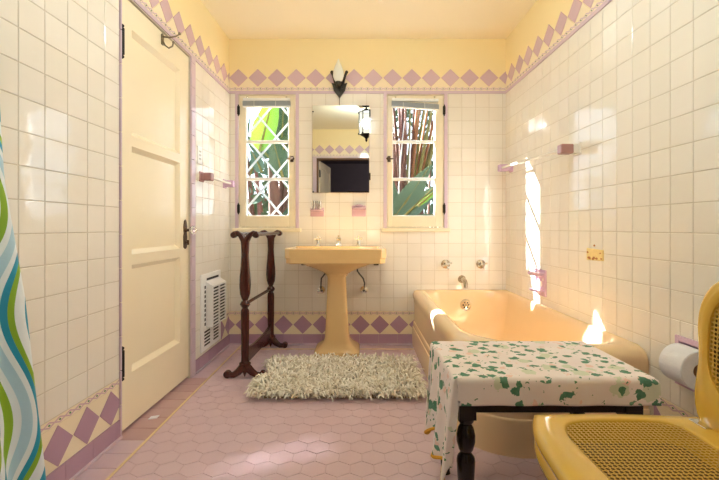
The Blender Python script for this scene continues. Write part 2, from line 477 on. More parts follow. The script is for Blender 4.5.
tiles(mb, LW, 2.668, 3.120, .089, .271, YB, 2.010-.0, (), 0)
struct(obj('wall_left', mb, ['tile', 'grout', 'paint']), 'cream tiled wall holding the cream door', 'wall')
TPY, TPZ = 1.484, .450; tph = [(TPY-.070, TPY+.070, TPZ-.075, TPZ+.075)]
mb = MB()
shell(mb, RW, YR-.3, YB+.05, -.02, 2.012, tph, -.09, .0015, 1)
shell(mb, RW, YR-.3, YB+.05, 2.012, ZC+.02, [], -.09, .0015, 2)
tiles(mb, RW, YR, YB, .272, 2.010, YB, 2.010, tph, 0)
struct(obj('wall_right', mb, ['tile', 'grout', 'paint']), 'cream tiled wall running along the bathtub', 'wall')
mb = MB(); hd = [DW]
shell(mb, CW, -1.30, 1.40, -.02, 2.012, hd, -.10, .0015, 1)
shell(mb, CW, -1.30, 1.40, 2.012, ZC+.02, hd, -.10, .0015, 2)
tiles(mb, CW, LX(YR), -.72, .272, 2.010, -.72, 2.010, (), 0)
tiles(mb, CW, .31, RX(YR), .272, 2.010, .31, 2.010, (), 0)
struct(obj('wall_front', mb, ['tile', 'grout', 'paint']), 'tiled wall with an open doorway, seen in the mirror', 'wall')
mb = MB(); mb.box(-1.3, 1.4, YR-.1, YB+.06, ZC, ZC+.06)
struct(obj('ceiling', mb, 'ceil'), 'plain cream ceiling', 'ceiling')
# cove line between ceiling and walls is left plain

# floor: hex field, liner, square border course, threshold course
mb = MB()
mb.box(-1.16, 1.3, YR-.1, YB+.05, -.05, .0, 1)
HW = .094; XL = -.937; YFAR = 3.222
def hexagon(cx, cy):
    r = HW/sqrt(3)-.0013
    return [(cx+r*sin(k*pi/3), cy+r*cos(k*pi/3)) for k in range(6)]
def clip_x(poly, u0, u1): return clipd(poly, u0, u1)
row = HW*.866
for j in range(0, 37):
    cy = YR+.03+j*row
    for i in range(0, 26):
        cx = -.99+i*HW+(HW/2 if j % 2 else 0)+.012
        poly = clip_x(hexagon(cx, cy), XL+.004, RX(cy)-.002)
        poly = [(y, x) for x, y in poly]; poly = clipd(poly, YR+.002, YFAR) if poly else []; poly = [(x, y) for y, x in poly]
        if len(poly) > 2:
            c = (sum(p[0] for p in poly)/len(poly), sum(p[1] for p in poly)/len(poly))
            n = len(poly); ta, tb = random.gauss(0, .003), random.gauss(0, .003)
            top = [(c[0]+(p[0]-c[0])*.975, c[1]+(p[1]-c[1])*.975) for p in poly]
            P = [(p[0], p[1], -.001) for p in poly]+[(p[0], p[1], .0010) for p in poly]+[(p[0], p[1], .0015+ta*(p[0]-c[0])+tb*(p[1]-c[1])) for p in top]
            fs = [tuple(range(2*n, 3*n))]
            for a in range(n):
                b = (a+1) % n; fs += [(a, b, n+b, n+a), (n+a, n+b, 2*n+b, 2*n+a)]
            mb.add(P, fs, 0)
mb.prism([(XL-.0085, YR), (XL, YR), (XL, YB-.02), (XL-.0085, YB-.02)], FL, -.001, .0042, 2)
mb.prism([(XL, YFAR+.002), (RX(YB), YFAR+.002), (RX(YB), YFAR+.010), (XL, YFAR+.010)], FL, -.001, .0040, 2)
ys = [YR]
while ys[-1] < YB-.02: ys.append(ys[-1]+.1088)
for a, b in zip(ys, ys[1:]):
    b = min(b, YB)
    th = 1.88 < (a+b)/2 < 2.62
    tiles(mb, FL, (-1.16 if th else LX(a)+.004), XL-.010, a, b, 50, 50, (), 3 if th else 0, h=.003, tilt=.003)
tiles(mb, FL, XL+.002, RX(YB)-.003, YFAR+.0115, YB-.003, XL, 50, (), 0, h=.003, tilt=.003, pitch=.152)
struct(obj('floor', mb, ['hex', 'hexgrout', 'liner', 'threshold']), 'mauve hexagon tiled floor with yellow liner', 'floor')

# borders and baseboards (tile courses on each wall)
def trim(name, fn, label): 
    mb = MB(); fn(mb); return struct(obj(name, mb, BM), label, 'border')
trim('trim_1', lambda m: border_top(m, BW, LX(YB), RX(YB), 0-.0435), 'mauve diamond border above the two windows')
trim('trim_2', lambda m: border_top(m, LW, YR, YB, YB+.03), 'mauve diamond border above the cream door')
trim('trim_3', lambda m: border_top(m, RW, YR, YB, YB+.03), 'mauve diamond border above the bathtub wall')
trim('trim_4', lambda m: border_top(m, CW, LX(YR), RX(YR), 0.0), 'mauve diamond border above the doorway in the mirror')
trim('baseboard_back', lambda m: border_low(m, BW, LX(YB), .45, .008), 'mauve base and diamond course behind the pedestal sink')
def lowleft(m):
    border_low(m, LW, YR, 1.857, 1.857-.06); border_low(m, LW, 3.122, YB, YB-.03); border_low(m, LW, 2.668, 3.122, 0, True)
trim('baseboard_left', lowleft, 'mauve base and diamond course either side of the door')
trim('baseboard_right', lambda m: border_low(m, RW, YR, 1.69, 1.69), 'mauve base and diamond course past the tub end')
mb = MB()
for a, b in ((2.606, 2.666), (1.858, 1.866)):
    z = .0
    while z < 2.009:
        z2 = min(z+.152, 2.010); mb.prism([(a, z+.001), (b, z+.001), (b, z2-.001), (a, z2-.001)], LW, 0, .012, 0); z = z2
struct(obj('trim_5', mb, ['mauve_trim'], bevel=.003), 'mauve tile trim framing the cream door', 'trim')

# ------------------------------------------------------------------ windows
def make_window(n, W, gx0, gx1, hinge_side, label):
    x0, x1, z0, z1 = W; gz0, gz1 = 1.030, 1.925
    mb = MB(); t = .026
    for (a, b, c, d) in ((x0-t, x0, z0-.004, z1+.012), (x1, x1+t, z0-.004, z1+.012), (x0, x1, z1, z1+.012)):
        mb.prism([(a, c), (b, c), (b, d), (a, d)], BW, 0, .011, 0)
    for (a, b, c, d) in ((x0, x0+.006, z0, z1), (x1-.006, x1, z0, z1), (x0, x1, z1-.006, z1), (x0, x1, z0, z0+.006)):
        mb.prism([(a, c), (b, c), (b, d), (a, d)], BW, -.055, .004, 1)
    root = struct(obj('window_%d' % n, mb, ['mauve_trim', 'sash'], bevel=.002), label, 'window')
    # sash
    mb = MB(); X0, X1, Z0, Z1 = x0+.008, x1-.008, z0+.008, z1-.008
    for (a, b, c, d) in ((X0, gx0, Z0, Z1), (gx1, X1, Z0, Z1), (gx0, gx1, gz1, Z1), (gx0, gx1, Z0, gz0)):
        mb.prism([(a, c), (b, c), (b, d), (a, d)], BW, -.040, .002, 0)
    sash = obj('sash', mb, 'sash', root, bevel=.003)
    mb = MB()
    mz = (1.628, 1.328)
    for z in mz: mb.prism([(gx0, z-.011), (gx1, z-.011), (gx1, z+.011), (gx0, z+.011)], BW, -.036, -.004, 0)
    for (a, b, c, d) in ((gx0, gx0+.006, gz0, gz1), (gx1-.006, gx1, gz0, gz1), (gx0, gx1, gz0, gz0+.008)):
        mb.prism([(a, c), (b, c), (b, d), (a, d)], BW, -.036, -.006, 0)
    obj('muntin', mb, 'muntin', sash, bevel=.002)
    zs = [gz0, 1.317, 1.339, 1.617, 1.639, gz1]
    for k in range(3):
        mb = MB(); mb.prism([(gx0+.001, zs[2*k]), (gx1-.001, zs[2*k]), (gx1-.001, zs[2*k+1]), (gx0+.001, zs[2*k+1])], BW, -.0225, -.0205, 0)
        obj('pane', mb, 'glass', sash)
    hx = x0 if hinge_side < 0 else x1
    for z in (1.875, 1.09):
        mb = MB(); mb.lathe([(.001, -.047), (.005, -.044), (.005, -.04), (.0065, -.036), (.0065, .036), (.005, .04), (.005, .044), (.001, .047)], BW(hx, z, .010), n=12)
        mb.prism([(hx-.010, z-.032), (hx+.010, z-.032), (hx+.010, z+.032), (hx-.010, z+.032)], BW, .0, .0125)
        obj('hinge', mb, 'iron', root)
    lx = gx1+.026 if hinge_side < 0 else gx0-.026; z = 1.487
    mb = MB(); s = 1 if hinge_side < 0 else -1
    mb.prism([(lx-.012, z-.024), (lx+.012, z-.024), (lx+.012, z+.024), (lx-.012, z+.024)], BW, .0, .008)
    mb.tube([BW(lx, z, .006), BW(lx, z, .030)], .008); mb.tube([BW(lx+.012*s, z, .028), BW(lx-.036*s, z-.003, .034)], [.007, .0045]); mb.ball(BW(lx+.013*s, z, .029), .011)
    obj('latch', mb, 'oldbrass', root)
    mb = MB(); mb.prism([(x0-.045, .906), (x1+.045, .906), (x1+.045, .935), (x0-.045, .935)], BW, 0, .032)
    obj('windowsill', mb, 'sash', root, bevel=.006)
    return root
w1 = make_window(1, W1, -.910, -.566, -1, 'casement window with white lattice outside, nearer the cream door')
w2 = make_window(2, W2, .262, .606, 1, 'casement window with clear panes, nearer the bathtub')

def make_blind(x0, x1, drop, label):
    zt = 1.968
    root = thing('venetian_blind', label, 'blind', BW((x0+x1)/2, 1.90, .02), 'raised blinds at the windows')
    mb = MB()
    mb.hull8([BW(x, z-(drop*.2*(x-x0)/(x1-x0)), d) for x in (x0, x1) for d in (.004, .03) for z in (zt-.022, zt)])
    obj('headrail', mb, 'muntin', root, bevel=.003)
    mb = MB()
    for k in range(9):
        z = zt-.026-k*.0042
        mb.hull8([BW(x, z+dz-drop*(x-x0)/(x1-x0), d+.001*(k % 2)) for x in (x0-.002, x1+.002) for d in (.004, .032) for dz in (-.0012, .0012)])
    obj('slat_stack', mb, 'blind', root)
    mb = MB(); z = zt-.066
    mb.hull8([BW(x, z+dz-drop*(x-x0)/(x1-x0), d) for x in (x0-.002, x1+.002) for d in (.005, .031) for dz in (-.006, .004)])
    obj('bottom_rail', mb, 'muntin', root, bevel=.003)
    mb = MB()
    for f in (.24, .70):
        x = x0+(x1-x0)*f; mb.tube([BW(x, zt, .034), BW(x, zt-.070-drop*f, .034)], .0025, 6)
    mb.tube([BW(x1-.03, zt-.01, .034), BW(x1-.028, zt-.03, .036)], .002, 6)
    parts('ladder_cord', mb, 'cord', root)
    mb = MB()
    for x in (x0+.03, x1-.03): mb.ball(BW(x, zt+.010, .012), .007, 8)
    parts('hanger', mb, 'chrome', root)
make_blind(-.925, -.553, .0, 'grey blind raised straight above the latticed panes')
make_blind(.258, .628, .028, 'grey blind raised crookedly, sagging toward the bathtub')

# white lattice outside window 1
mb = MB()
def latt(y, sgn):
    x0, x1, z0, z1 = -1.12, -.42, .85, 2.05
    for k in range(-9, 10):
        # line z = 1.84 + sgn*1.17*(x+.818) + .30*k clipped to the panel
        p, q = Vector((x0, 0, 1.84+sgn*1.17*(x0+.818)+.30*k)), Vector((x1, 0, 1.84+sgn*1.17*(x1+.818)+.30*k))
        t0, t1 = sorted(((z0-p.z)/(q.z-p.z), (z1-p.z)/(q.z-p.z))); t0, t1 = max(0, t0), min(1, t1)
        if t1 <= t0: continue
        a, b = p.lerp(q, t0), p.lerp(q, t1); n = Vector((b.z-a.z, 0, -(b.x-a.x))).normalized()*.0085
        mb.hull8([(v.x+s*n.x, y+d, v.z+s*n.z) for v in (a, b) for s in (-1, 1) for d in (0, .006)])
latt(3.47, 1); latt(3.477, -1)
for x in (-1.12, -.42): mb.box(x-.012, x+.012, 3.465, 3.487, .85, 2.05)
obj('lattice', mb, 'lattice', w1)

# ------------------------------------------------------------------ cream door in the wall beside the tiles
root = None
mb = MB()
Y0, Y1, Z0, Z1 = 1.870, 2.600, .018, 1.998
panels = [(.26, .765), (.815, 1.325), (1.375, 1.875)]; PY0, PY1 = 1.972, 2.482
mb.prism([(Y0, Z0), (Y1, Z0), (Y1, Z1), (Y0, Z1)], LW, -.050, -.028)
for (a, b, c, d) in cut([(Y0, Y1, Z0, Z1)], [(PY0, PY1, p, q) for p, q in panels]):
    mb.prism([(a, c), (b, c), (b, d), (a, d)], LW, -.030, -.006)
root = struct(obj('door_1', mb, 'door', origin=LW(Y0, 0, -.03)), 'cream three-panel door beside the tall wooden towel rack', 'door')
for (p, q) in panels:
    mb = MB()
    a, b, w = PY0, PY1, .022
    def fr(u, v): return None
    # sloped moulding round the recess
    o = [(a, p), (b, p), (b, q), (a, q)]; i_ = [(a+w, p+w), (b-w, p+w), (b-w, q-w), (a+w, q-w)]
    P = [LW(u, v, -.0065) for u, v in o]+[LW(u, v, -.0275) for u, v in i_]
    mb.add(P, [(k, (k+1) % 4, 4+(k+1) % 4, 4+k) for k in range(4)]+[(4, 5, 6, 7)])
    obj('panel', mb, 'door', root, normals=True)
for z in (1.778, .330):
    mb = MB(); c = LW(1.876, z, .006)
    mb.lathe([(.002, -.078), (.008, -.073), (.008, -.066), (.004, -.062), (.0095, -.058), (.0095, .058), (.004, .062), (.008, .066), (.008, .073), (.002, .078)], c, n=14)
    mb.prism([(1.876, z-.056), (1.894, z-.056), (1.894, z+.056), (1.876, z+.056)], LW, -.008, .0)
    obj('hinge', mb, 'iron', root)
mb = MB(); yk = 2.548; zk = .905
mb.prism([(yk-.02, zk-.085), (yk+.0, zk-.095), (yk+.02, zk-.085), (yk+.024, zk-.02), (yk+.018, zk), (yk+.024, zk+.04), (yk+.014, zk+.075), (yk, zk+.085), (yk-.014, zk+.075), (yk-.024, zk+.04), (yk-.018, zk), (yk-.024, zk-.02)], LW, -.008, -.001)
mb.lathe([(.017, 0), (.014, .006), (.009, .012), (.009, .03)], LW(yk, zk+.02, -.003), (1, 0, 0), 14)
pl = obj('door_handle', mb, 'oldbrass', root, bevel=.0015)
mb = MB(); mb.lathe([(.010, .026), (.020, .032), (.027, .042), (.026, .055), (.017, .064), (.001, .066)], LW(yk, zk+.02, -.003), (1, 0, 0), 12)
obj('knob', mb, 'knobglass', pl, sharp=20)
mb = MB(); mb.lathe([(.009, 0), (.009, .004), (.004, .005)], LW(yk, zk-.055, -.002), (1, 0, 0), 12); mb.tube([LW(yk, zk-.055, 0), LW(yk, zk-.055, .012)], .004, 8); mb.tube([LW(yk, zk-.04, .014), LW(yk, zk-.07, .014)], .006, 8)
obj('thumb_turn', mb, 'oldbrass', pl)
mb = MB(); mb.box(-1.20, -1.14, 1.80, 2.70, -.02, 2.05)     # dark hall side behind the door
struct(obj('wall_hall', mb, 'bedwall'), 'hall side closed off behind the cream door', 'wall')
# hook on the door
mb = MB(); y, z = 2.262, 1.962
mb.prism([(y-.010, z-.032), (y+.010, z-.032), (y+.012, z+.02), (y, z+.03), (y-.012, z+.02)], LW, -.008, .0)
mb.tube([LW(y, z+.012, -.002), LW(y+.01, z+.012, .03), LW(y+.02, z+.022, .06), LW(y+.024, z+.036, .078)], [.0045, .0045, .004, .004], 8); mb.ball(LW(y+.024, z+.039, .080), .008, 10)
mb.tube([LW(y, z-.01, -.002), LW(y, z-.035, .012), LW(y+.004, z-.048, .03), LW(y+.006, z-.038, .048), LW(y+.006, z-.018, .054)], [.0045]*5, 8); mb.ball(LW(y+.006, z-.016, .054), .007, 10)
tag(obj('coat_hook', mb, 'hook', origin=LW(y, z, 0)), 'small worn metal double hook near the top of the cream door', 'hook')
# paper scrap
mb = MB(); mb.hull8([(-1.032+dx, 2.04+dy+.012*dx/.03, .003+z) for dx in (0, .035) for dy in (0, .03) for z in (0, .004)])
tag(obj('paper_scrap', mb, 'paper'), 'small white scrap of paper on the threshold tiles under the cream door', 'paper')

# doorway behind the camera, its casing, open door leaf and the dim bedroom
mb = MB()
for (a, b, c, d) in ((DW[0]-.055, DW[0], 0, 2.008), (DW[1], DW[1]+.055, 0, 2.008)):
    mb.prism([(a, c), (b, c), (b, d), (a, d)], CW, 0, .012, 0)
for (a, b, c, d) in ((DW[0]-.0, DW[0]+.022, 0, 2.004), (DW[1]-.022, DW[1], 0, 2.004), (DW[0], DW[1], 1.982, 2.004)):
    mb.prism([(a, c), (b, c), (b, d), (a, d)], CW, -.11, .006, 1)
struct(obj('trim_6', mb, ['mauve_trim', 'brownframe']), 'mauve and brown casing of the doorway seen in the mirror', 'trim')
ang = radians(-82); hx, hy = DW[0]+.024, YR-.10
def leaf(u, z, d): return (hx+u*cos(ang)-d*sin(ang), hy+u*sin(ang)+d*cos(ang), z)
mb = MB(); LWD = .80
mb.prism([(0, .012), (LWD, .012), (LWD, 1.975), (0, 1.975)], leaf, -.012, .012)
pn = [(.26, .765), (.815, 1.325), (1.375, 1.87)]
for sd in (-1, 1):
    for (a, b, c, d) in cut([(0, LWD, .012, 1.975)], [(.11, LWD-.11, p, q) for p, q in pn]):
        mb.prism([(a, c), (b, c), (b, d), (a, d)], leaf, sd*.011, sd*.020)
root = struct(obj('door_2', mb, 'door', origin=(hx, hy, 0)), 'cream door standing open into the dim bedroom, seen in the mirror', 'door')
for z in (1.78, .3):
    mb = MB(); mb.lathe([(.002, -.06), (.009, -.055), (.009, .055), (.002, .06)], leaf(-.004, z, .016), n=10); mb.prism([(0, z-.05), (.03, z-.05), (.03, z+.05), (0, z+.05)], leaf, .020, .023)
    obj('hinge', mb, 'iron', root)
mb = MB(); mb.lathe([(.02, 0), (.012, .008), (.01, .03), (.026, .045), (.026, .055), (.002, .066)], leaf(LWD-.06, .93, .020), (-sin(ang), cos(ang), 0), 12)
obj('knob', mb, 'oldbrass', root)
def slab(name, b, m, label, cat='wall'):
    mb = MB(); mb.box(*b); return struct(obj(name, mb, m), label, cat)
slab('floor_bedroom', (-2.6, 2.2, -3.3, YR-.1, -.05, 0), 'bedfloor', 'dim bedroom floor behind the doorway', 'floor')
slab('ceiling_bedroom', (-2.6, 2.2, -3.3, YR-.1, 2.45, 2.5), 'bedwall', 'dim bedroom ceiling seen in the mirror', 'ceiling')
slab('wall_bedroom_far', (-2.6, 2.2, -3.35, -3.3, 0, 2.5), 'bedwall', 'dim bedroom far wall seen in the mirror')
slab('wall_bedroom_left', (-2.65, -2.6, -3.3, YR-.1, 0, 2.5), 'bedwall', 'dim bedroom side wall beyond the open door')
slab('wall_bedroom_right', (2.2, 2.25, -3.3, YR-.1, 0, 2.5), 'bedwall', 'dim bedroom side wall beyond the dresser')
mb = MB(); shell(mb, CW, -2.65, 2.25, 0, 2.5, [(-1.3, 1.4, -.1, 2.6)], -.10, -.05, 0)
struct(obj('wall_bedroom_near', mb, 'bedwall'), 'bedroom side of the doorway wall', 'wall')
root = thing('dresser', 'black tall cabinet in the dim bedroom, seen low in the mirror', 'cabinet', (.25, -3.0, 0))
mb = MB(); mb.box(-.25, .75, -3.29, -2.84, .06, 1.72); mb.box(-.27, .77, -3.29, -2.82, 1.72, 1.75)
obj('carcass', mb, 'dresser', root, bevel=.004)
for k in range(5):
    mb = MB(); z = .10+k*.32; mb.box(-.22, .72, -2.84, -2.822, z, z+.30); dr = obj('drawer', mb, 'dresser', root, bevel=.004)
    mb = MB()
    for x in (.0, .5): mb.ball((x, -2.812, z+.15), .016, 10)
    parts('knob', mb, 'oldbrass', dr)
mb = MB()
for x in (-.22, .72):
    for y in (-3.25, -2.88): mb.box(x-.03, x+.03, y-.03, y+.03, 0, .06)
parts('foot', mb, 'dresser', root)

# ------------------------------------------------------------------ mirror cabinet, sconce, holders
x0, x1, z0, z1 = -.376, .078, 1.217, 1.912
root = thing('mirror_cabinet', 'frameless mirror medicine cabinet between the two windows', 'mirror', BW((x0+x1)/2, z0, .01))
mb = MB(); mb.prism([(x0+.004, z0+.004), (x1-.004, z0+.004), (x1-.004, z1-.004), (x0+.004, z1-.004)], BW, -.0, .014)
obj('door_panel', mb, 'sash', root, bevel=.002)
mb = MB(); mb.prism([(x0, z0), (x1, z0), (x1, z1), (x0, z1)], BW, .0142, .0182)
obj('mirror_glass', mb, 'mirror', root, bevel=.0012, seg=1)
for z in (z1-.06, z0+.13):
    mb = MB(); mb.lathe([(.002, -.03), (.006, -.026), (.006, .026), (.002, .03)], BW(x1+.004, z, .012), n=10)
    obj('hinge', mb, 'iron', root)
mb = MB()
for (x, z) in ((x0+.008, z0+.006), (x1-.03, z0+.006), (x0+.006, z1-.05)): mb.ball(BW(x, z, .02), .006, 8)
parts('mirror_clip', mb, 'iron', root)

cx, cz = -.160, 2.080
root = thing('wall_sconce', 'black iron wall sconce with white flame-shaped shade above the mirror', 'wall lamp', BW(cx, 1.97, .0))
mb = MB()
P = [(-.016, -.075), (0, -.105), (.016, -.075), (.040, -.035), (.048, .012), (.056, .035), (.032, .030), (.016, .055), (0, .078), (-.016, .055), (-.032, .030), (-.056, .035), (-.048, .012), (-.040, -.035)]
mb.prism([(cx+u*1.12, cz-.02+v*.86) for u, v in P], BW, .004, .022)
for k in range(14):
    a = random.uniform(-.03, .03); b = random.uniform(-.06, .04); mb.ball(BW(cx+a, cz+b, .024), random.uniform(.006, .012), 8)
obj('back_plate', mb, 'wrought', root, bevel=.004)
for s in (-1, 1):
    mb = MB(); mb.tube([BW(cx+s*.026, cz-.01, .02), BW(cx+s*.036, cz+.02, .04), BW(cx+s*.046, cz+.055, .05), BW(cx+s*.056, cz+.082, .045)], [.011, .010, .010, .011], 8); mb.ball(BW(cx+s*.058, cz+.086, .045), .013, 8)
    obj('arm', mb, 'wrought', root)
mb = MB(); mb.lathe([(.018, -.0), (.034, .02), (.044, .05), (.040, .09), (.026, .13), (.010, .165), (.002, .185)], BW(cx-.006, cz+.000, .062), n=20)
obj('lamp_shade', mb, 'frost', root)
mb = MB(); mb.lathe([(.014, -.03), (.022, -.01), (.022, .012), (.016, .016)], BW(cx-.006, cz+.0, .062), n=14); mb.tube([BW(cx, cz-.02, .02), BW(cx-.006, cz-.015, .06)], .01, 8)
obj('lamp_holder', mb, 'wrought', root)
mb = MB(); mb.tube([BW(cx, cz-.10, .008), BW(cx, z1, .010)], .0028, 6)
obj('cord', mb, 'oldbrass', root)

def holder(cx, z0, z1, w, label, name, cat, kind):
    root = thing(name, label, cat, BW(cx, z0, 0))
    mb = MB(); mb.prism([(cx-w, z0), (cx+w, z0), (cx+w, z1), (cx-w, z1)], BW, 0, .010)
    obj('back_tile', mb, 'pinkcer', root, bevel=.004)
    mb = MB(); zs = z1-.016
    n = 12; sh = [(cx-w, 0)]+[(cx-w*cos(k*pi/n)*1.0, .058*sin(k*pi/n)**.6) for k in range(0, n+1)]+[(cx+w, 0)]
    def flat(u, v, d): return BW(u, d, v)
    mb.prism([(u, v+.008) for u, v in sh], flat, zs-.014, zs)
    if kind == 'soap': mb.prism([(cx-w*.75, .012), (cx+w*.75, .012), (cx+w*.6, .05), (cx-w*.6, .05)], flat, zs, zs+.004)
    obj('shelf', mb, 'pinkcer', root, bevel=.004)
    return root, zs
hl_, zsh = holder(-.338, 1.028, 1.098, .054, 'pink ceramic tumbler holder under the mirror, holding two steel cups', 'tumbler_holder', 'cup holder', 'cup')
for i, (dx, lb) in enumerate(((-.026, 'steel tumbler in the pink holder, on the side by the latticed window'), (.020, 'steel tumbler in the pink holder, on the side by the mirror middle'))):
    mb = MB(); mb.lathe([(.016, 0), (.018, .004), (.021, .066), (.0195, .067), (.0165, .006), (.001, .005)], BW(-.338+dx, zsh+.0005, .038), n=18)
    tag(obj('tumbler', mb, 'chrome'), lb, 'cup', 'steel tumblers under the mirror')
sd_, zsd = holder(-.005, 1.028, 1.115, .056, 'pink ceramic soap dish under the mirror, nearer the clear window', 'soap_dish', 'soap dish', 'soap')
mb = MB(); mb.ball(BW(-.005, zsd+.014, .038), .013, 14, 0, (2.4, 1.3, .8))
tag(obj('soap_bar', mb, 'pinkcer'), 'worn pink soap bar lying in the pink dish under the mirror', 'soap')

# ------------------------------------------------------------------ pedestal sink
SX = -.166; YS = YB-.008
root = thing('pedestal_sink', 'peach yellow pedestal sink under the mirror', 'sink', (SX, 3.1, 0))
def slabring(hw, y0, y1, ch, z, n=1):
    return [(SX-hw+ch, y0, z), (SX+hw-ch, y0, z), (SX+hw, y0+ch, z), (SX+hw, y1, z), (SX-hw, y1, z), (SX-hw, y0+ch, z)]
mb = MB(); F = 2.868
rings = [slabring(.335, F+.012, YS, .035, .688), slabring(.345, F+.004, YS, .035, .692), slabring(.345, F+.004, YS, .035, .722), slabring(.352, F, YS, .035, .728), slabring(.352, F, YS, .035, .788), slabring(.345, F+.006, YS, .032, .795),
         slabring(.315, F+.034, YS-.135, .03, .795), slabring(.305, F+.046, YS-.145, .03, .788), slabring(.27, F+.075, YS-.17, .06, .72), slabring(.20, F+.11, YS-.20, .07, .665), slabring(.06, F+.18, YS-.25, .02, .655)]
mb.loft(rings, 0, True, False, True)
# underside bowl going into the pedestal
def ov(hx, hy, cy, z, n=28, e=2.6):
    r = []
    for k in range(n):
        a = 2*pi*k/n; c, s = cos(a), sin(a)
        r.append((SX+hx*math.copysign(abs(c)**(2/e), c), cy+hy*math.copysign(abs(s)**(2/e), s), z))
    return r
mb.loft([ov(.30, .18, 3.075, .700), ov(.285, .175, 3.075, .688), ov(.235, .155, 3.075, .668), ov(.165, .13, 3.08, .642), ov(.11, .105, 3.085, .618), ov(.082, .09, 3.09, .600), ov(.076, .084, 3.09, .585)], 0, True, True, True)
obj('basin', mb, 'sink', root, bevel=.004, sharp=32)
mb = MB()
def pr(hx, hy, cy, z): return ov(hx, hy, cy, z, 28, 5)
mb.loft([ov(.168, .155, 3.17, .0, 28, 7), ov(.168, .155, 3.17, .028, 28, 7), ov(.160, .148, 3.17, .038, 28, 6), ov(.150, .138, 3.165, .046, 28, 6), pr(.118, .118, 3.16, .075), pr(.098, .104, 3.15, .105), pr(.090, .098, 3.14, .14), pr(.078, .09, 3.11, .35), pr(.068, .084, 3.095, .575), pr(.076, .09, 3.09, .60)], 0, True, True, True)
obj('pedestal', mb, 'sink', root, bevel=.003, sharp=45)
for dx in (-.158, .158):
    c = (SX+dx, YB-.085, .795)
    mb = MB(); mb.lathe([(.024, 0), (.022, .008), (.014, .016), (.012, .05)], c, n=16)
    tp = obj('tap', mb, 'chrome', root)
    mb = MB(); mb.lathe([(.013, .046), (.016, .053), (.014, .066), (.008, .073), (.009, .079), (.001, .083)], c, n=14)
    for k in range(4):
        a = pi/4+k*pi/2; mb.tube([(c[0], c[1], c[2]+.058), (c[0]+.030*cos(a), c[1]+.030*sin(a), c[2]+.060)], [.006, .007], 8)
        mb.ball((c[0]+.031*cos(a), c[1]+.031*sin(a), c[2]+.060), .009, 8)
    obj('tap_handle', mb, 'chrome', tp)
c = (SX+.004, YB-.09, .795)
mb = MB(); mb.lathe([(.032, 0), (.029, .014), (.019, .024), (.017, .05), (.021, .057), (.013, .068), (.007, .074), (.010, .082), (.001, .087)], c, n=18)
mb.tube([(c[0], c[1], c[2]+.03), (c[0], c[1]-.05, c[2]+.034), (c[0], c[1]-.085, c[2]+.026), (c[0], c[1]-.092, c[2]+.006)], [.014, .013, .012, .011], 12)
obj('faucet', mb, 'chrome', root)
mb = MB(); mb.lathe([(.028, 0), (.028, .004), (.02, .005), (.001, .003)], (SX, F+.24, .655), n=16)
obj('drain', mb, 'chrome', root)
for px_, bx in ((321.5, -.306), (364, .036)):
    s = -1 if bx < -.1 else 1
    zc = .443
    mb = MB(); mb.lathe([(.033, 0), (.030, .010), (.014, .018), (.013, .05)], BW(bx, zc, .001), (0, -1, 0), 14); mb.ball(BW(bx, zc, .055), .016, 12, 0, (1, 1, 1.2))
    mb.lathe([(.006, .0), (.006, .018), (.02, .022), (.02, .032), (.006, .034)], BW(bx, zc-.002, .06), (0, -1, 0), 12, 0, 1.2, .8)
    vv = obj('supply_valve', mb, 'chrome', root)
    mb = MB(); mb.tube([BW(bx, zc+.012, .055), BW(bx+.004, zc+.06, .06), BW(bx-s*.008, zc+.10, .075), BW(bx-s*.038, zc+.138, .09), BW(bx-s*.052, zc+.160, .10), BW(bx-s*.056, zc+.26, .12)], .0062, 8)
    obj('supply_hose', mb, 'hose', vv)
for x in (-.442, .132):
    mb = MB(); mb.prism([(x-.02, .64), (x+.02, .64), (x+.02, .69), (x-.02, .69)], BW, .0, .03); mb.prism([(x-.012, .672), (x+.012, .672), (x+.012, .690), (x-.012, .690)], BW, .0, .20)
    obj('bracket', mb, 'iron', root, bevel=.003)

